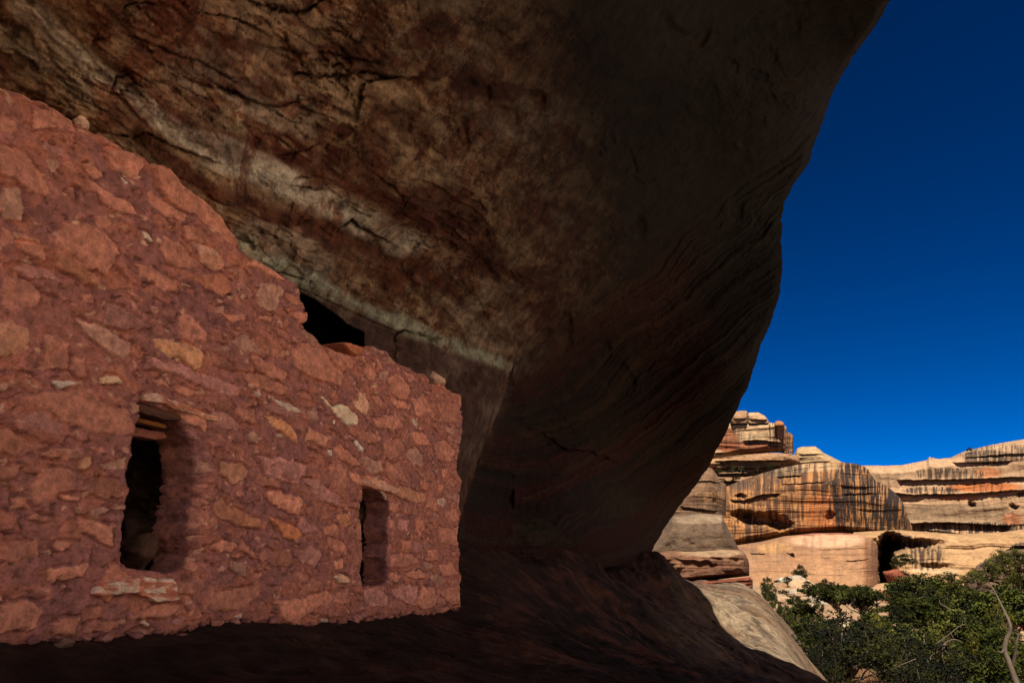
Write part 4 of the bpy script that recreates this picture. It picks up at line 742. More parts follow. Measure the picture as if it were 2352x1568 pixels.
formation('streaked_dome', d6([(200, 1180), (500, 1120), (700, 1090), (800, 1010), (1000, 930), (1200, 862), (1400, 806), (1560, 772), (1700, 752), (1900, 744), (2090, 740)]) + d7([(350, 742), (500, 757), (575, 780), (630, 822), (662, 885), (715, 945), (780, 978), (830, 1000), (905, 1062), (960, 1110), (1000, 1165), (1035, 1240), (1058, 1330), (1085, 1390), (1112, 1450)]),
          [(1542, 1320), (1646, 1270), (1690, 1264), (1746, 1254), (1802, 1246), (1870, 1240), (1933, 1238), (1957, 1240), (2030, 1240), (2095, 1232)], 150, 420, 260, 'huge bulging sandstone dome striped with black and orange desert varnish', top_r=18, vt=.3, side=(18, 30), sw=(.3, .45), strata=.45, sfreq=.7, flute=.25, under=7, base=lin(196, 140, 86), band=.7, seed=620, lk=.38,
          ledges=[(d6([(1000, 880), (1400, 850), (1700, 800), (2000, 782), (2300, 790)]), 1.6, 4), (d6([(1360, 905), (1500, 890), (1640, 880)]), 4, 6), (d6([(1400, 985), (1700, 965), (1900, 955)]), 1.6, 3), (d6([(850, 1150), (1000, 1160), (1200, 1090), (1400, 1085)]), 3.5, 6), (d7([(330, 1000), (600, 1010), (830, 1010)]), 1.5, 5), (d7([(300, 860), (640, 880)]), 1.2, 4), (d7([(360, 1090), (700, 1080), (900, 1090)]), 1.2, 5), (d7([(500, 1260), (800, 1270), (1040, 1260)]), 1.0, 4)],
          dents=[(1745, 1192, 54, 16, 8), (1790, 1205, 30, 12, 9), (1706, 1180, 26, 10, 7), (1700, 1140, 14, 7, 5), (1906, 1188, 11, 14, 2.4)],
          streaks=[(1850, 1130, 110, 110, .16, .85, VARN, .50), (1850, 1130, 130, 110, .55, .55, lin(120, 74, 48), .52), (2010, 1140, 110, 95, .30, 1.0, VARN * .8, .37), (1720, 1120, 90, 60, .3, .7, VARN, .45), (1700, 1215, 60, 36, .18, .85, VARN, .46), (1760, 1100, 60, 30, .2, .7, VARN, .46)],
          tints=[(1830, 1072, 120, 12, lin(204, 170, 126), .9), (1900, 1170, 60, 46, lin(196, 116, 60), .7), (1790, 1082, 70, 14, lin(150, 128, 98), .7), (1700, 1105, 30, 22, lin(96, 80, 66), .7), (1912, 1206, 30, 12, lin(204, 124, 66), .8)])
formation('streaked_cliff', [(1960, 1222), (2060, 1216), (2095, 1219), (2200, 1226), (2300, 1222), (2420, 1205), (2700, 1190)], [(1960, 1400), (2700, 1400)], 148, 260, 150, kind='structure', top_r=5, vt=.08, side=(1, 1), strata=.9, sfreq=.6, flute=.4, base=lin(196, 156, 112), seed=640, lean=10,
          dents=[(2062, 1250, 70, 16, 5), (2034, 1325, 20, 100, 70), (2050, 1245, 22, 24, 30), (2110, 1248, 60, 12, 4), (2150, 1300, 40, 8, 2)], streaks=[(2125, 1275, 40, 34, .34, .9, VARN, .44), (2070, 1245, 46, 16, .3, .9, VARN, .36)], tints=[(2150, 1310, 60, 8, lin(204, 176, 136), .8), (2220, 1250, 80, 20, lin(204, 166, 122), .5)])
formation('pale_apron', [(1650, 1262), (1690, 1252), (1750, 1243), (1800, 1231), (1870, 1224), (1930, 1223), (1975, 1226), (2000, 1236), (2016, 1252)], [(1650, 1440), (2016, 1440)], 126, 300, 190, 'smooth pale salmon slickrock apron below the streaked dome', top_r=12, vt=.25, side=(6, 16), sw=(.2, .10), lean=20, strata=.75, sfreq=1.1, flute=.35, base=lin(178, 134, 98), band=.9, seed=660,
          ledges=[(d8([(1180, 330), (1250, 350), (1300, 390)]), .7, 4), (d8([(850, 340), (1000, 345)]), 2, 3), (d9([(560, 290), (720, 280), (800, 270)]), 1, 3), (d9([(280, 180), (600, 165), (800, 160)]), .8, 3)], dents=[(1820, 1277, 7, 8, 3)],
          tints=[(1900, 1240, 90, 18, lin(228, 184, 148), .8), (1780, 1258, 40, 12, lin(216, 166, 104), .7), (1860, 1330, 140, 26, lin(190, 146, 106), .7), (1830, 1224, 150, 5, lin(160, 84, 58), .8)], streaks=[(2000, 1290, 16, 70, .5, .6, lin(130, 76, 54), .42), (1860, 1290, 140, 60, .12, .35, lin(140, 104, 78), .5), (1760, 1270, 60, 24, .25, .4, lin(120, 100, 82), .5)])
formation('rocky_slope', [(2215, 1335), (2240, 1302), (2262, 1284), (2290, 1276), (2330, 1250), (2380, 1235), (2600, 1200)], [(2215, 1420), (2600, 1420)], 84, 150, 110, kind='structure', top_r=5, vt=.3, side=(6, 1), lean=8, strata=1.3, sfreq=1.6, flute=.7, base=lin(126, 100, 78), seed=680, pocks=1.6, jag=4)
# the stack of big blocks at the end of the ledge
bk = 'stacked blocks at the end of the ledge'
formation('sandstone_block', [(1420, 1240), (1500, 1200), (1545, 1150), (1590, 1096), (1612, 1078), (1624, 1072), (1636, 1076), (1648, 1092), (1656, 1106), (1668, 1112), (1674, 1122), (1676, 1136), (1672, 1150), (1668, 1165)], [(1420, 1260), (1500, 1230), (1540, 1190), (1668, 1184)], 41, 130, 110, 'uppermost brown rounded block of the stack at the end of the ledge', 'boulder', bk, top_r=4, vt=.5, side=(1, 4), sw=(.1, .25), strata=.20, sfreq=2.2, flute=.12, base=lin(146, 114, 86), seed=700, mat=M_BLD, back=6, pocks=.1,
          ledges=[(d6([(420, 960), (620, 945), (770, 985)]), .5, 9), (d6([(300, 1230), (700, 1280)]), .6, 6)], tints=[(1640, 1140, 40, 12, lin(196, 152, 104), .7), (1590, 1150, 26, 12, lin(110, 80, 60), .7)], streaks=[(1620, 1150, 60, 22, .4, .6, lin(84, 62, 48), .46)])
formation('sandstone_block', [(1400, 1232), (1500, 1214), (1525, 1204), (1532, 1194), (1546, 1181), (1600, 1178), (1658, 1181), (1668, 1204), (1682, 1233), (1697, 1259)], [(1400, 1330), (1510, 1330), (1534, 1290), (1546, 1259), (1560, 1290), (1697, 1275)], 37, 140, 100, 'smooth grey tapering block in the middle of the stack', 'boulder', bk, top_r=2.4, vt=.5, side=(.6, 2.4), sw=(.06, .25), strata=.10, sfreq=2, flute=.12, pocks=.12, base=lin(122, 100, 80), band=.5, seed=720, mat=M_BLD, back=6,
          tints=[(1610, 1192, 70, 12, lin(172, 150, 124), .6)])
formation('sandstone_block', [(1480, 1270), (1530, 1262), (1560, 1262), (1590, 1263), (1640, 1261), (1700, 1261), (1710, 1268), (1719, 1286), (1723, 1305), (1721, 1318)], [(1480, 1350), (1530, 1345), (1573, 1338), (1650, 1330), (1721, 1322)], 36, 140, 100, 'rough red-brown lower block with a dark undercut base', 'boulder', bk, top_r=1.8, vt=.4, side=(.4, 3), sw=(.04, .25), under=1.4, strata=.16, sfreq=2.5, flute=.2, base=lin(140, 100, 74), seed=740, mat=M_BLD, back=6, pocks=.25,
          tints=[(1640, 1270, 80, 8, lin(184, 156, 124), .8), (1640, 1300, 50, 18, lin(112, 76, 56), .6)])
formation('rock_ledge_slab', [(1555, 1342), (1573, 1337), (1650, 1332), (1722, 1324), (1729, 1332)], [(1555, 1372), (1585, 1362), (1650, 1356), (1729, 1352)], 33.8, 120, 40, 'thin red layered slab at the foot of the block stack', 'boulder', bk, top_r=.8, vt=.2, side=(.2, .8), strata=.12, sfreq=5, flute=.06, base=lin(150, 84, 60), seed=760, mat=M_BLD, back=4, ledges=[([(1570, 1344), (1725, 1332)], .3, 3), ([(1575, 1352), (1725, 1340)], .35, 3)])

# ------------------------------------------------------------------ trees and shrubs
def leaf_mat(name, a, b):
    m = bpy.data.materials.new(name); m.use_nodes = True; N = m.node_tree.nodes; L = m.node_tree.links; p = N['Principled BSDF']
    p.inputs['Roughness'].default_value = .75; p.inputs['Specular IOR Level'].default_value = .04
    t = N.new('ShaderNodeAttribute'); t.attribute_name = 'Col'; oi = N.new('ShaderNodeObjectInfo')
    h = N.new('ShaderNodeHueSaturation'); r = N.new('ShaderNodeMapRange'); r.inputs['To Min'].default_value = a; r.inputs['To Max'].default_value = b
    L.new(oi.outputs['Random'], r.inputs['Value']); L.new(r.outputs[0], h.inputs['Value']); L.new(t.outputs['Color'], h.inputs['Color']); L.new(h.outputs[0], p.inputs['Base Color'])
    return m
M_LEAF = leaf_mat('juniper_foliage', .6, 1.35); M_BARK = rock_mat('grey_bark', bump=.6, scale=12, fine=60, vary=.4, dist=.03, stretch=(1, 1, .25))
def tube(path, rad, n=7):
    path = A(path); k = len(path); d = np.gradient(path, axis=0); d /= np.linalg.norm(d, axis=1, keepdims=True) + 1e-9
    ref = np.array([.3, .9, .2]); a = np.cross(d, ref); a /= np.linalg.norm(a, axis=1, keepdims=True) + 1e-9; b = np.cross(d, a); th = np.arange(n) * 2 * np.pi / n
    V = path[:, None] + A(rad)[:, None, None] * (np.cos(th)[None, :, None] * a[:, None] + np.sin(th)[None, :, None] * b[:, None])
    i = np.arange(k * n).reshape(k, n); j = np.roll(i, -1, 1); return V.reshape(-1, 3), np.stack([i[:-1], j[:-1], j[1:], i[1:]], -1).reshape(-1, 4)
def join(parts):
    Vs, Fs, o = [], [], 0
    for v, f in parts: Vs.append(v); Fs.append(f + o); o += len(v)
    return np.concatenate(Vs), np.concatenate(Fs)
def wander(p, q, rng, k=9, amp=.12):
    t = np.linspace(0, 1, k)[:, None]; L = np.linalg.norm(A(q) - A(p)); w = np.cumsum(rng.normal(0, 1, (k, 3)), 0); w -= w[:1] * (1 - t) + w[-1:] * t
    return A(p) * (1 - t) + A(q) * t + w * amp * L / math.sqrt(k) * .7
def leaves(cent, rad, n, size, rng, ga, gb, flat=.7):
    """n leaf sprays gathered in clumps at the branch ends"""
    cent, rad = A(cent), A(rad); w = rad ** 2; c = rng.choice(len(cent), n, p=w / w.sum())
    d = rng.normal(0, 1, (n, 3)); d /= np.linalg.norm(d, axis=1, keepdims=True); rr = rng.random(n) ** .45
    P = cent[c] + d * (rad[c] * rr)[:, None] * A([1, 1, flat])
    a = rng.normal(0, 1, (n, 3)); a /= np.linalg.norm(a, axis=1, keepdims=True); b = np.cross(a, rng.normal(0, 1, (n, 3))); b /= np.linalg.norm(b, axis=1, keepdims=True) + 1e-9
    s = size * rng.uniform(.5, 1.3, n)[:, None]; Q = np.stack([P - a * s, P + b * s * .45, P + a * s, P - b * s * .45], 1).reshape(-1, 3)
    tone = rng.normal(0, .32, len(cent))[c] + rng.normal(0, .22, n); C = mix(np.broadcast_to(ga, (n, 3)), gb, np.clip(.45 + tone, 0, 1)) * np.clip(1 + rng.normal(0, .2, n), .5, 1.6)[:, None]
    return Q, np.arange(n * 4).reshape(n, 4), np.repeat(C, 4, 0)
GA, GB = A([.006, .008, .002]), A([.040, .042, .009])
GREYB = lin(110, 96, 84)
def proto_tree(name, h, w, seed, trunk_h=.3, n=5200, nl=30, ga=GA, gb=GB, leafs=.15, flat=.65, shape='dome', bark=GREYB, lean=0.0):
    rng = np.random.default_rng(seed); root = empty(name)
    top = A([lean * h, rng.normal(0, .05) * h, h * trunk_h]); parts = [tube(wander((0, 0, -.4), top, rng, 9, .14), np.linspace(.055, .036, 9) * h * .6)]; cents, rads = [], []
    for k in range(nl):
        an = k * 2.4 + rng.normal(0, .4); q = math.sqrt((k + .5) / nl); rad = w * .5 * q * rng.uniform(.75, 1.1)
        zt = trunk_h + (1 - trunk_h) * ((1 - q ** 2) ** .6 if shape == 'dome' else .55 + .35 * (1 - q * q)) * rng.uniform(.55, 1.0)
        e = A([top[0] + rad * math.cos(an), top[1] + rad * math.sin(an), h * zt]); st = top * rng.uniform(.6, 1.0)
        parts.append(tube(wander(st, e, rng, 7, .16), np.linspace(.024, .006, 7) * h * .6, 5)); cents.append(e); rads.append(w * rng.uniform(.10, .19))
        m = st * .4 + e * .6 + rng.normal(0, .05, 3) * w; cents.append(m); rads.append(w * rng.uniform(.06, .13))
    V, Fq = join(parts); mesh_obj('trunk', V, Fq, M_BARK, root, np.broadcast_to(bark, V.shape) * (.7 + .6 * vn(V[:, 0] * 9, V[:, 1] * 9, V[:, 2] * 3, 2))[:, None])
    V, Fq, C = leaves(cents, rads, n, leafs, rng, ga, gb, flat); mesh_obj('crown', V, Fq, M_LEAF, root, C, smooth=False)
    return root
def copy_tree(o):
    c = o.copy(); COL.objects.link(c)
    for ch in list(o.children):
        d = ch.copy(); COL.objects.link(d); d.parent = c
    return c
PROTO = {}
def proto(k):
    if k not in PROTO:
        PROTO[k] = [False, {
            'round': lambda: proto_tree('juniper_tree', 4, 4.2, 11, .22), 'round2': lambda: proto_tree('juniper_tree', 4, 4.6, 12, .18, ga=GA * 1.1, gb=GB * A([1.15, 1.1, .9])),
            'umbrella': lambda: proto_tree('juniper_tree', 4, 4.6, 13, .62, n=4200, flat=.42, shape='flat', lean=.10), 'dark': lambda: proto_tree('oak_tree', 5, 5.4, 14, .30, n=7000, nl=34, ga=GA * .55, gb=GB * .45, leafs=.10, flat=.6, bark=lin(70, 58, 50)),  # dark oak: shade put into its leaf colour
            'oak': lambda: proto_tree('oak_tree', 5, 5.0, 15, .25, n=7000, nl=36, gb=GB * A([1.0, 1.12, .85])), 'shrub': lambda: proto_tree('shrub', 1.2, 1.7, 16, .12, n=1500, nl=14, leafs=.07, ga=GA * .9, gb=GB * .7, bark=lin(110, 96, 84)),
            'olive': lambda: proto_tree('shrub', 1.4, 2.2, 17, .12, n=2000, nl=16, leafs=.075, ga=GA * A([1.5, 1.5, 1.2]), gb=GB * A([1.5, 1.35, 1.1]), bark=lin(120, 104, 88))}[k]()]
    return PROTO[k]
def ray_ground(px, py, r): 
    X = at(px, py, r); return X
def plant(kind, px, ytop, ybot, r, wpx, label, group, rot=None, catg='tree'):
    """a tree whose crown top and foot were read off the photograph at distance r"""
    e = proto(kind); base = at(px, ybot, r); base[2] = floor_z(base[0], base[1]) if (r < 75 and catg != 'bush') else base[2]; h = (at(px, ytop, r)[2] - base[2]) if r < 75 else (ybot - ytop) / F_PX * r; w = wpx / F_PX * r
    o = e[1] if not e[0] else copy_tree(e[1]); e[0] = True
    hh, ww = {'round': (4, 4.2), 'round2': (4, 4.6), 'umbrella': (4, 4.6), 'dark': (5, 5.4), 'oak': (5, 5.0), 'shrub': (1.2, 1.7), 'olive': (1.4, 2.2)}[kind]
    o.location = base; o.scale = (w / ww, w / ww, h / hh); o.rotation_euler = (0, 0, px * 1.7 if rot is None else rot)
    return tag(o, label, catg, group)
G1, G2, G3 = 'junipers and oaks on the canyon floor', 'shrubs on the rocky talus', 'bushes along the far ledges'
TREES = [('dark', 1955, 1405, 1600, 27, 215, 'spreading oak with shade-coloured leaves and open branches at the bottom beside the sunlit slickrock', 0.4),
         ('umbrella', 1938, 1336, 1428, 46, 118, 'flat-topped juniper on a leaning pale trunk in front of the salmon slickrock', 2.6),
         ('umbrella', 1992, 1342, 1450, 42, 90, 'twisted juniper just left of the dark cleft with a bare grey trunk', .6),
         ('round2', 1850, 1385, 1440, 48, 74, 'low green juniper at the foot of the slickrock slope, left end of the grove', None),
         ('round', 1872, 1408, 1470, 38, 80, 'rounded juniper crowded against the sunlit slope below the flat-topped one', None),
         ('oak', 2000, 1395, 1462, 40, 80, 'bright green oak between the two pale trunks and the orange boulder', None),
         ('round', 2095, 1322, 1396, 62, 92, 'juniper standing right of the tilted red slab in the cleft', None),
         ('oak', 2150, 1316, 1400, 66, 110, 'tall oak at the back of the grove under the black-streaked wall', None),
         ('round2', 2210, 1340, 1420, 58, 100, 'broad juniper in the middle of the grove under the right-hand cliff', None),
         ('oak', 2078, 1362, 1440, 46, 96, 'bushy oak just below the juniper beside the red slab', None),
         ('oak', 2140, 1368, 1455, 44, 110, 'dense oak in the centre of the grove left of the grey dead branch', None),
         ('round', 2265, 1352, 1440, 48, 104, 'juniper left of the thin upper end of the dead snag', None),
         ('oak', 2335, 1340, 1450, 46, 110, 'tall oak cut by the frame right of the dead snag', None),
         ('round2', 2205, 1402, 1490, 36, 116, 'wide juniper behind the forked dead branch', None),
         ('oak', 2270, 1420, 1520, 31, 110, 'oak in front of the dead snag with leaves down to the frame edge', None),
         ('round', 2105, 1430, 1505, 34, 100, 'low juniper right of the dark oak and above the red boulder', None),
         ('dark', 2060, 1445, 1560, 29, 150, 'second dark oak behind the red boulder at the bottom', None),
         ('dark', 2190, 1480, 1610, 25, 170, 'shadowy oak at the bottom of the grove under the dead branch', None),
         ('oak', 2330, 1490, 1610, 24, 150, 'oak at the bottom right corner beside the snag trunk', None),
         ('dark', 2120, 1520, 1620, 24, 130, 'small oak with shade-coloured leaves at the bottom edge right of the red boulder', None),
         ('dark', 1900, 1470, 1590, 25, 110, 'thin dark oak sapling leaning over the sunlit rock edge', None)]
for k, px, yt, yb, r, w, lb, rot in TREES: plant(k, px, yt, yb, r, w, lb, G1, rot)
SHR = [(1763, 1322, 1352, 60, 30, 'dark shrub close to the top right corner of the sunlit slope'), (1788, 1330, 1352, 66, 26, 'small dark shrub left of the pale broken boulder'), (1812, 1322, 1356, 70, 32, 'shrub in front of the pale broken boulder'), (1834, 1312, 1348, 78, 34, 'tall shrub right behind the pale broken boulder'), (1852, 1336, 1372, 70, 36, 'shrub between the pale boulder and the flat-topped juniper'),
       (1800, 1352, 1382, 56, 36, 'shrub below the pale broken boulder on the talus'), (1775, 1356, 1384, 50, 34, 'shrub against the slope edge below the dark top shrub'), (1826, 1364, 1392, 54, 36, 'shrub in the middle of the talus above the low juniper'), (1862, 1364, 1396, 56, 34, 'shrub just left of the leaning pale trunk'), (1806, 1384, 1412, 46, 40, 'shrub at the slope edge left of the low juniper'),
       (1762, 1340, 1362, 58, 22, 'tiny shrub by the slab corner'), (1842, 1300, 1330, 88, 24, 'highest talus shrub under the smooth apron')]
for px, yt, yb, r, w, lb in SHR: plant('shrub', px, yt, yb, r, w, lb, G2, None, 'shrub')
rs = np.random.default_rng(23)
for k in range(16): px_, py_ = rs.uniform(1752, 1905), rs.uniform(1346, 1410); r_ = float(np.interp(py_, [1340, 1410], [68, 46])); plant('shrub', px_, py_ - rs.uniform(14, 22), py_, r_, rs.uniform(18, 32), 'small dark shrub sprinkled among the tan rocks of the talus', 'small shrubs sprinkled over the talus', None, 'shrub')
SHR2 = [(1684, 1068, 1082, 172, 12, 'bush on the upper terrace ledge, left of a pair'), (1703, 1070, 1082, 172, 14, 'bush on the upper terrace ledge, right of a pair'), (1652, 1076, 1086, 172, 20, 'dark bush row at the left end of the lower terrace'), (1692, 1092, 1102, 170, 18, 'bush on the lowest terrace beside the streaked dome'), (1772, 1066, 1076, 172, 16, 'bush where the terraces meet the pale cone'), (1662, 1098, 1108, 168, 16, 'bush above the grey block stack'), (1740, 1074, 1081, 171, 10, 'small bush in the middle of the terraces'),
        (2228, 1028, 1036, 228, 12, 'lone bush on the skyline of the layered cliff'), (2080, 1275, 1298, 140, 46, 'green bush in the cleft above the red slab'), (2060, 1285, 1304, 138, 24, 'small bush left of the one in the cleft')]
for px, yt, yb, r, w, lb in SHR2: plant('shrub', px, yt, yb, r, w, lb, G3, None, 'shrub')
SHR3 = [(2306, 1278, 1316, 78, 48, 'dark bush high on the grey rocky slope at the right edge'), (2345, 1274, 1306, 80, 46, 'bush at the right frame edge on the rocky slope'), (2282, 1300, 1334, 76, 40, 'bush low on the grey rocky slope'), (2335, 1310, 1345, 72, 46, 'bush among pale ledges on the rocky slope'), (2240, 1318, 1342, 80, 50, 'olive bush where the rocky slope meets the grove'), (2180, 1322, 1345, 84, 60, 'low olive bush at the back edge of the grove')]
for px, yt, yb, r, w, lb in SHR3: plant('olive', px, yt, yb, r, w, lb, 'bushes on the rocky slope at the right', None, 'shrub')
SHR4 = [(1895, 1436, 1474, 34, 60, 'olive shrub tucked between two pale trunks'), (1945, 1440, 1480, 33, 64, 'olive shrub below the twisted juniper trunk'), (2020, 1420, 1462, 38, 62, 'olive shrub in front of the orange boulder'), (2045, 1470, 1510, 31, 70, 'yellow-green shrub above the red boulder'), (2160, 1450, 1490, 33, 60, 'olive shrub under the forked dead branch'), (2240, 1466, 1506, 30, 66, 'olive shrub left of the snag fork'), (1840, 1418, 1452, 38, 50, 'olive shrub along the rim of the sunlit slope'), (2300, 1390, 1430, 40, 60, 'olive shrub beside the upper snag')]
for px, yt, yb, r, w, lb in SHR4: plant('olive', px, yt, yb, r, w, lb, 'olive undergrowth between the trees', None, 'shrub')

def snag(name, paths, label, catg='dead tree', colr=lin(70, 60, 50)):
    parts = []
    for pts, r0, r1 in paths:
        p = A([at(x, y, r) for x, y, r in pts]); t = np.linspace(0, len(p) - 1, len(p) * 6); ii = np.clip(np.floor(t).astype(int), 0, len(p) - 2); f = (t - ii)[:, None]
        P0, P1, P2, P3 = p[np.clip(ii - 1, 0, None)], p[ii], p[ii + 1], p[np.clip(ii + 2, None, len(p) - 1)]
        c = .5 * (2 * P1 + (P2 - P0) * f + (2 * P0 - 5 * P1 + 4 * P2 - P3) * f ** 2 + (3 * P1 - P0 - 3 * P2 + P3) * f ** 3); parts.append(tube(c, np.linspace(r0, r1, len(c)), 8))
    V, Fq = join(parts); return tag(mesh_obj(name, V, Fq, M_BARK, None, np.broadcast_to(colr, V.shape) * (.7 + .6 * vn(V[:, 0] * 12, V[:, 1] * 12, V[:, 2] * 4, 8))[:, None]), label, catg)
snag('dead_tree', [([(2362, 1640, 19), (2335, 1568, 19), (2318, 1520, 19), (2308, 1495, 19), (2311, 1470, 19), (2320, 1450, 19), (2320, 1432, 19), (2308, 1405, 19.2), (2296, 1380, 19.5), (2280, 1350, 20), (2268, 1332, 20)], .065, .007), ([(2325, 1530, 19), (2332, 1500, 18.9), (2335, 1475, 18.8), (2342, 1452, 18.8)], .036, .014), ([(2309, 1488, 19), (2300, 1497, 18.9), (2290, 1494, 18.8)], .025, .01),
                   ([(2288, 1368, 19.8), (2270, 1354, 19.9), (2245, 1356, 20)], .016, .006), ([(2316, 1445, 19), (2302, 1436, 18.9)], .018, .006)], 'bleached forked snag twisting up the right edge of the grove')
snag('dead_branch', [([(2130, 1520, 25), (2155, 1492, 25), (2172, 1476, 25), (2190, 1468, 25), (2206, 1472, 25)], .045, .015), ([(2150, 1478, 25), (2178, 1458, 25), (2200, 1440, 25), (2218, 1432, 25)], .022, .012), ([(2172, 1478, 25), (2168, 1490, 24.8), (2178, 1500, 24.8)], .025, .01), ([(2110, 1510, 25), (2085, 1520, 24.9), (2060, 1530, 24.8)], .02, .008)], 'grey forked dead branch lying across the middle of the grove', 'dead branch')
snag('dead_branch', [([(2188, 1402, 40), (2174, 1394, 40), (2160, 1386, 40), (2158, 1376, 40)], .036, .014)], 'short bare branch poking out of the centre oak', 'dead branch')

def boulder(name, px, py, r, sx, sy, sz, colr, seed, label, catg='boulder', group=None, mat=None, rot=0.0, tilt=0.0, facet=.25):
    n, m = 44, 30; th = np.linspace(0, 2 * np.pi, n, endpoint=False); ph = np.linspace(.02, np.pi - .02, m)
    d = np.stack([np.sin(ph)[:, None] * np.cos(th), np.sin(ph)[:, None] * np.sin(th), np.broadcast_to(np.cos(ph)[:, None], (m, n))], -1)
    rng = np.random.default_rng(seed); pl = rng.normal(0, 1, (12, 3)); pl /= np.linalg.norm(pl, axis=1, keepdims=True); k = np.min(rng.uniform(.50, .66, 12) / np.maximum(d @ pl.T, .25), -1)
    rr = np.minimum(k, 1.0) * (1 + facet * (fbm(d[..., 0] * 1.6 + seed, d[..., 1] * 1.6, d[..., 2] * 1.6, s=seed, o=4) - .5)) + .05 * (fbm(d[..., 0] * 6 + seed, d[..., 1] * 6, d[..., 2] * 9, s=seed + 1, o=4) - .5)
    V = d * rr[..., None] * A([sx, sy, sz]) * 1.5; ct, st_ = math.cos(tilt), math.sin(tilt); V = np.stack([V[..., 0] * ct - V[..., 2] * st_, V[..., 1], V[..., 0] * st_ + V[..., 2] * ct], -1)
    cr_, sr = math.cos(rot), math.sin(rot); V = np.stack([V[..., 0] * cr_ - V[..., 1] * sr, V[..., 0] * sr + V[..., 1] * cr_, V[..., 2]], -1)
    i = np.arange(m * n).reshape(m, n); j = np.roll(i, -1, 1); Fq = np.stack([i[:-1], i[1:], j[1:], j[:-1]], -1).reshape(-1, 4)
    C = np.broadcast_to(colr, V.shape) * (.65 + .7 * fbm(V[..., 0] / sx * 2 + seed, V[..., 1] / sy * 2, V[..., 2] / sz * 5, s=seed + 2, o=5))[..., None]
    o = mesh_obj(name, V, Fq, mat or M_BLD, None, C * (1 if mat else .45)); o.location = at(px, py, r)
    if r < 90 and mat is None: o.location[2] = float(floor_z(o.location[0], o.location[1])) + .35 * sz
    return tag(o, label, catg, group)
gb = 'boulders on the canyon floor'
boulder('boulder', 2058, 1330, 104, 1.2, .9, 1.3, lin(150, 84, 58), 1, 'big red slab tilted in the mouth of the dark cleft', group=gb, tilt=.7)
boulder('boulder', 2022, 1378, 70, 1.25, 1.0, .75, lin(196, 124, 76), 2, 'rounded orange boulder below the dark cleft', group=gb)
boulder('boulder', 1820, 1335, 72, 1.4, 1.2, 1.0, lin(206, 190, 168), 3, 'pale broken boulder among the talus shrubs', group=gb, facet=.6)
boulder('boulder', 1978, 1545, 24, .65, .7, .55, lin(168, 84, 54), 4, 'red boulder at the bottom between the dark oaks', group=gb)
boulder('boulder', 1936, 1406, 46, .5, .5, .4, lin(226, 196, 160), 5, 'white rock under the flat-topped juniper', group=gb)
boulder('boulder', 2105, 1480, 30, .5, .5, .42, lin(190, 110, 76), 6, 'small orange rock left of the forked branch', group=gb)
boulder('boulder', 1998, 1436, 44, .6, .5, .35, lin(190, 116, 84), 7, 'pinkish rock beside the twisted juniper trunk', group=gb)
boulder('boulder', 1862, 1392, 52, .6, .5, .4, lin(206, 176, 140), 8, 'tan rock on the talus above the low juniper', group=gb)
boulder('boulder', 1845, 1350, 66, .8, .8, .5, lin(204, 168, 130), 9, 'flat tan rock between talus shrubs', group=gb)
boulder('boulder', 1790, 1376, 52, .7, .6, .4, lin(196, 160, 124), 10, 'tan rock close to the sunlit slope edge', group=gb)
rt = np.random.default_rng(41)
for k in range(26):
    px_, py_ = rt.uniform(1745, 1900), rt.uniform(1318, 1405); r_ = np.interp(py_, [1318, 1405], [78, 46]); sz_ = rt.uniform(.25, .7)
    boulder('talus_rock', px_, py_, r_, sz_, sz_ * .9, sz_ * .6, [lin(186, 154, 122), lin(170, 132, 100), lin(190, 170, 146)][k % 3], 100 + k, 'small tan rock strewn over the talus between the shrubs and the smooth apron', 'rock', 'tan rocks strewn over the talus')
# loose stones that rest on or in the ruin
M_ST = M_WALL
def on_wall(px, py, back=.12): return float(wall_r(px, py)) + back
boulder('loose_stone', 186, 284, on_wall(186, 284, .06), .035, .035, .026, lin(222, 188, 170), 21, 'pale pebble wedged on the sloping wall top under the ceiling', 'stone', None, M_ST)
boulder('loose_stone', 999, 872, on_wall(999, 872, .10), .060, .07, .075, lin(218, 184, 164), 22, 'white-flecked stone standing on the low end of the wall top', 'stone', None, M_ST, tilt=.5)
stone_part('capping_slab', c3([(758, 540), (775, 530), (850, 548), (935, 582), (915, 620), (850, 640), (820, 600)]), -.2, .02, lin(190, 122, 92), 30, None, None)
tag(bpy.context.scene.objects['capping_slab'], 'thin flat red slab jutting over the notch in the wall top', 'stone')
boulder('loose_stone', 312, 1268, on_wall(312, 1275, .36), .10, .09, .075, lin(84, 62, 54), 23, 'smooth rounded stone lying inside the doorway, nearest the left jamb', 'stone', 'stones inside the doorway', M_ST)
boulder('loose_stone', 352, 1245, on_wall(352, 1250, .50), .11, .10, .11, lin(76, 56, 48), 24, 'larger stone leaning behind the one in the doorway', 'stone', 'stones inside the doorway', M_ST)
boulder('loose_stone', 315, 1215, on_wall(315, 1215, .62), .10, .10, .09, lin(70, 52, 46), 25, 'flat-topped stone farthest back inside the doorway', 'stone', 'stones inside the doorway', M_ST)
rg = np.random.default_rng(77)
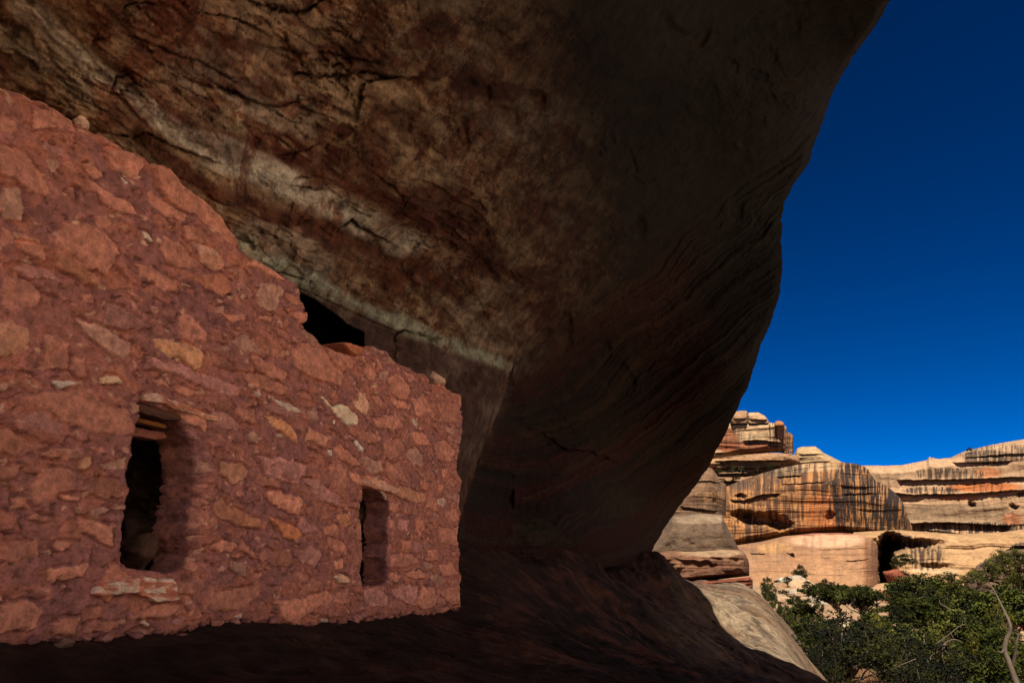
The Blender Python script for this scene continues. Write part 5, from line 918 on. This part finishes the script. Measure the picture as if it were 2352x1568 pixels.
for k, (px_, sz_, cl, lb) in enumerate(((150, .035, lin(150, 120, 110), 'pale flake on the dark ledge below the left end of the wall'), (418, .03, lin(170, 120, 104), 'flat chip at the wall foot below the sill stone'), (640, .022, lin(120, 82, 72), 'small chip at the wall foot between the two openings'), (772, .03, lin(110, 76, 66), 'brown stone at the wall foot left of the small window'),
                                     (905, .028, lin(150, 120, 110), 'pale chip at the wall foot under the small window'), (940, .020, lin(128, 90, 78), 'tiny chip right of the pale one under the small window'), (1042, .04, lin(100, 70, 60), 'dark stone at the right foot of the wall corner'), (1085, .05, lin(110, 80, 70), 'loose stone on the ledge just past the wall corner'))):
    pb = np.interp(px_, [q[0] for q in BASE_P], [q[1] for q in BASE_P]); boulder('loose_stone', px_, pb + 7 + 6 * (k % 3), float(wall_r(px_, pb)) - .08 - .05 * (k % 3), sz_, sz_ * .8, sz_ * .5, cl * .6, 60 + k, lb, 'stone', 'loose stones along the wall foot', M_ST)
rw = np.random.default_rng(55)
for k in range(44):
    px_ = rw.uniform(10, 1062) if k % 3 else rw.uniform(420, 1062); pb = np.interp(px_, [q[0] for q in BASE_P], [q[1] for q in BASE_P]); sz_ = rw.uniform(.010, .026)
    boulder('rubble_stone', px_, pb + rw.uniform(-3, 6), float(wall_r(px_, pb)) - rw.uniform(.03, .09), sz_, sz_ * .8, sz_ * .6, [OR, MORT, PI][k % 3] * rw.uniform(.45, .8), 300 + k, 'thumb-sized red rubble lying along the foot of the wall', 'stone', 'small rubble along the wall foot', M_ST)
snag('twig', [([(832, 1331, on_wall(832, 1331, .08)), (850, 1333, on_wall(850, 1333, .10)), (885, 1330, on_wall(885, 1330, .05))], .006, .004), ([(836, 1337, on_wall(836, 1337, .05)), (860, 1334, on_wall(860, 1334, .12))], .004, .003)], 'dark twigs lying on the floor of the small window', 'twig', lin(120, 76, 60))

# ------------------------------------------------------------------ grass on the canyon floor
def grass():
    rng = np.random.default_rng(9); Vs, Fs, Cs, o = [], [], [], 0
    for px, py, r, sp, n in ((1880, 1545, 24, .9, 1500), (1900, 1560, 22, .9, 1200), (1850, 1480, 32, 1.0, 700), (2090, 1440, 36, 1.6, 1200), (2120, 1450, 34, 1.4, 900), (1930, 1470, 32, 1.6, 900), (2010, 1490, 29, 1.4, 900), (2230, 1520, 24, 1.6, 900), (2060, 1540, 23, 1.2, 700)):
        c = at(px, py, r); c[2] = floor_z(c[0], c[1]); P = c + np.stack([rng.normal(0, sp, n), rng.normal(0, sp, n), np.zeros(n)], -1); h = rng.uniform(.15, .45, n); w = .012; P[:, 2] = floor_z(P[:, 0], P[:, 1])
        le = rng.normal(0, .16, (n, 2)); a = rng.uniform(0, 6.28, n); dx = np.stack([np.cos(a), np.sin(a), 0 * a], -1) * w
        tip = P + np.concatenate([le, h[:, None]], 1); V = np.stack([P - dx, P + dx, tip + dx * .2, tip - dx * .2], 1).reshape(-1, 3); V[:, 2] -= .05
        Vs.append(V); Fs.append(np.arange(n * 4).reshape(n, 4) + o); o += n * 4; Cs.append(np.repeat(mix(np.broadcast_to(A([.030, .034, .010]), (n, 3)), A([.085, .075, .028]), rng.random(n)), 4, 0))
    return np.concatenate(Vs), np.concatenate(Fs), np.concatenate(Cs)
V, Fq, C = grass(); tag(mesh_obj('grass', V, Fq, M_LEAF, None, C, smooth=False), 'tufts of dry yellow-green grass between the trees', 'grass', kind='stuff')
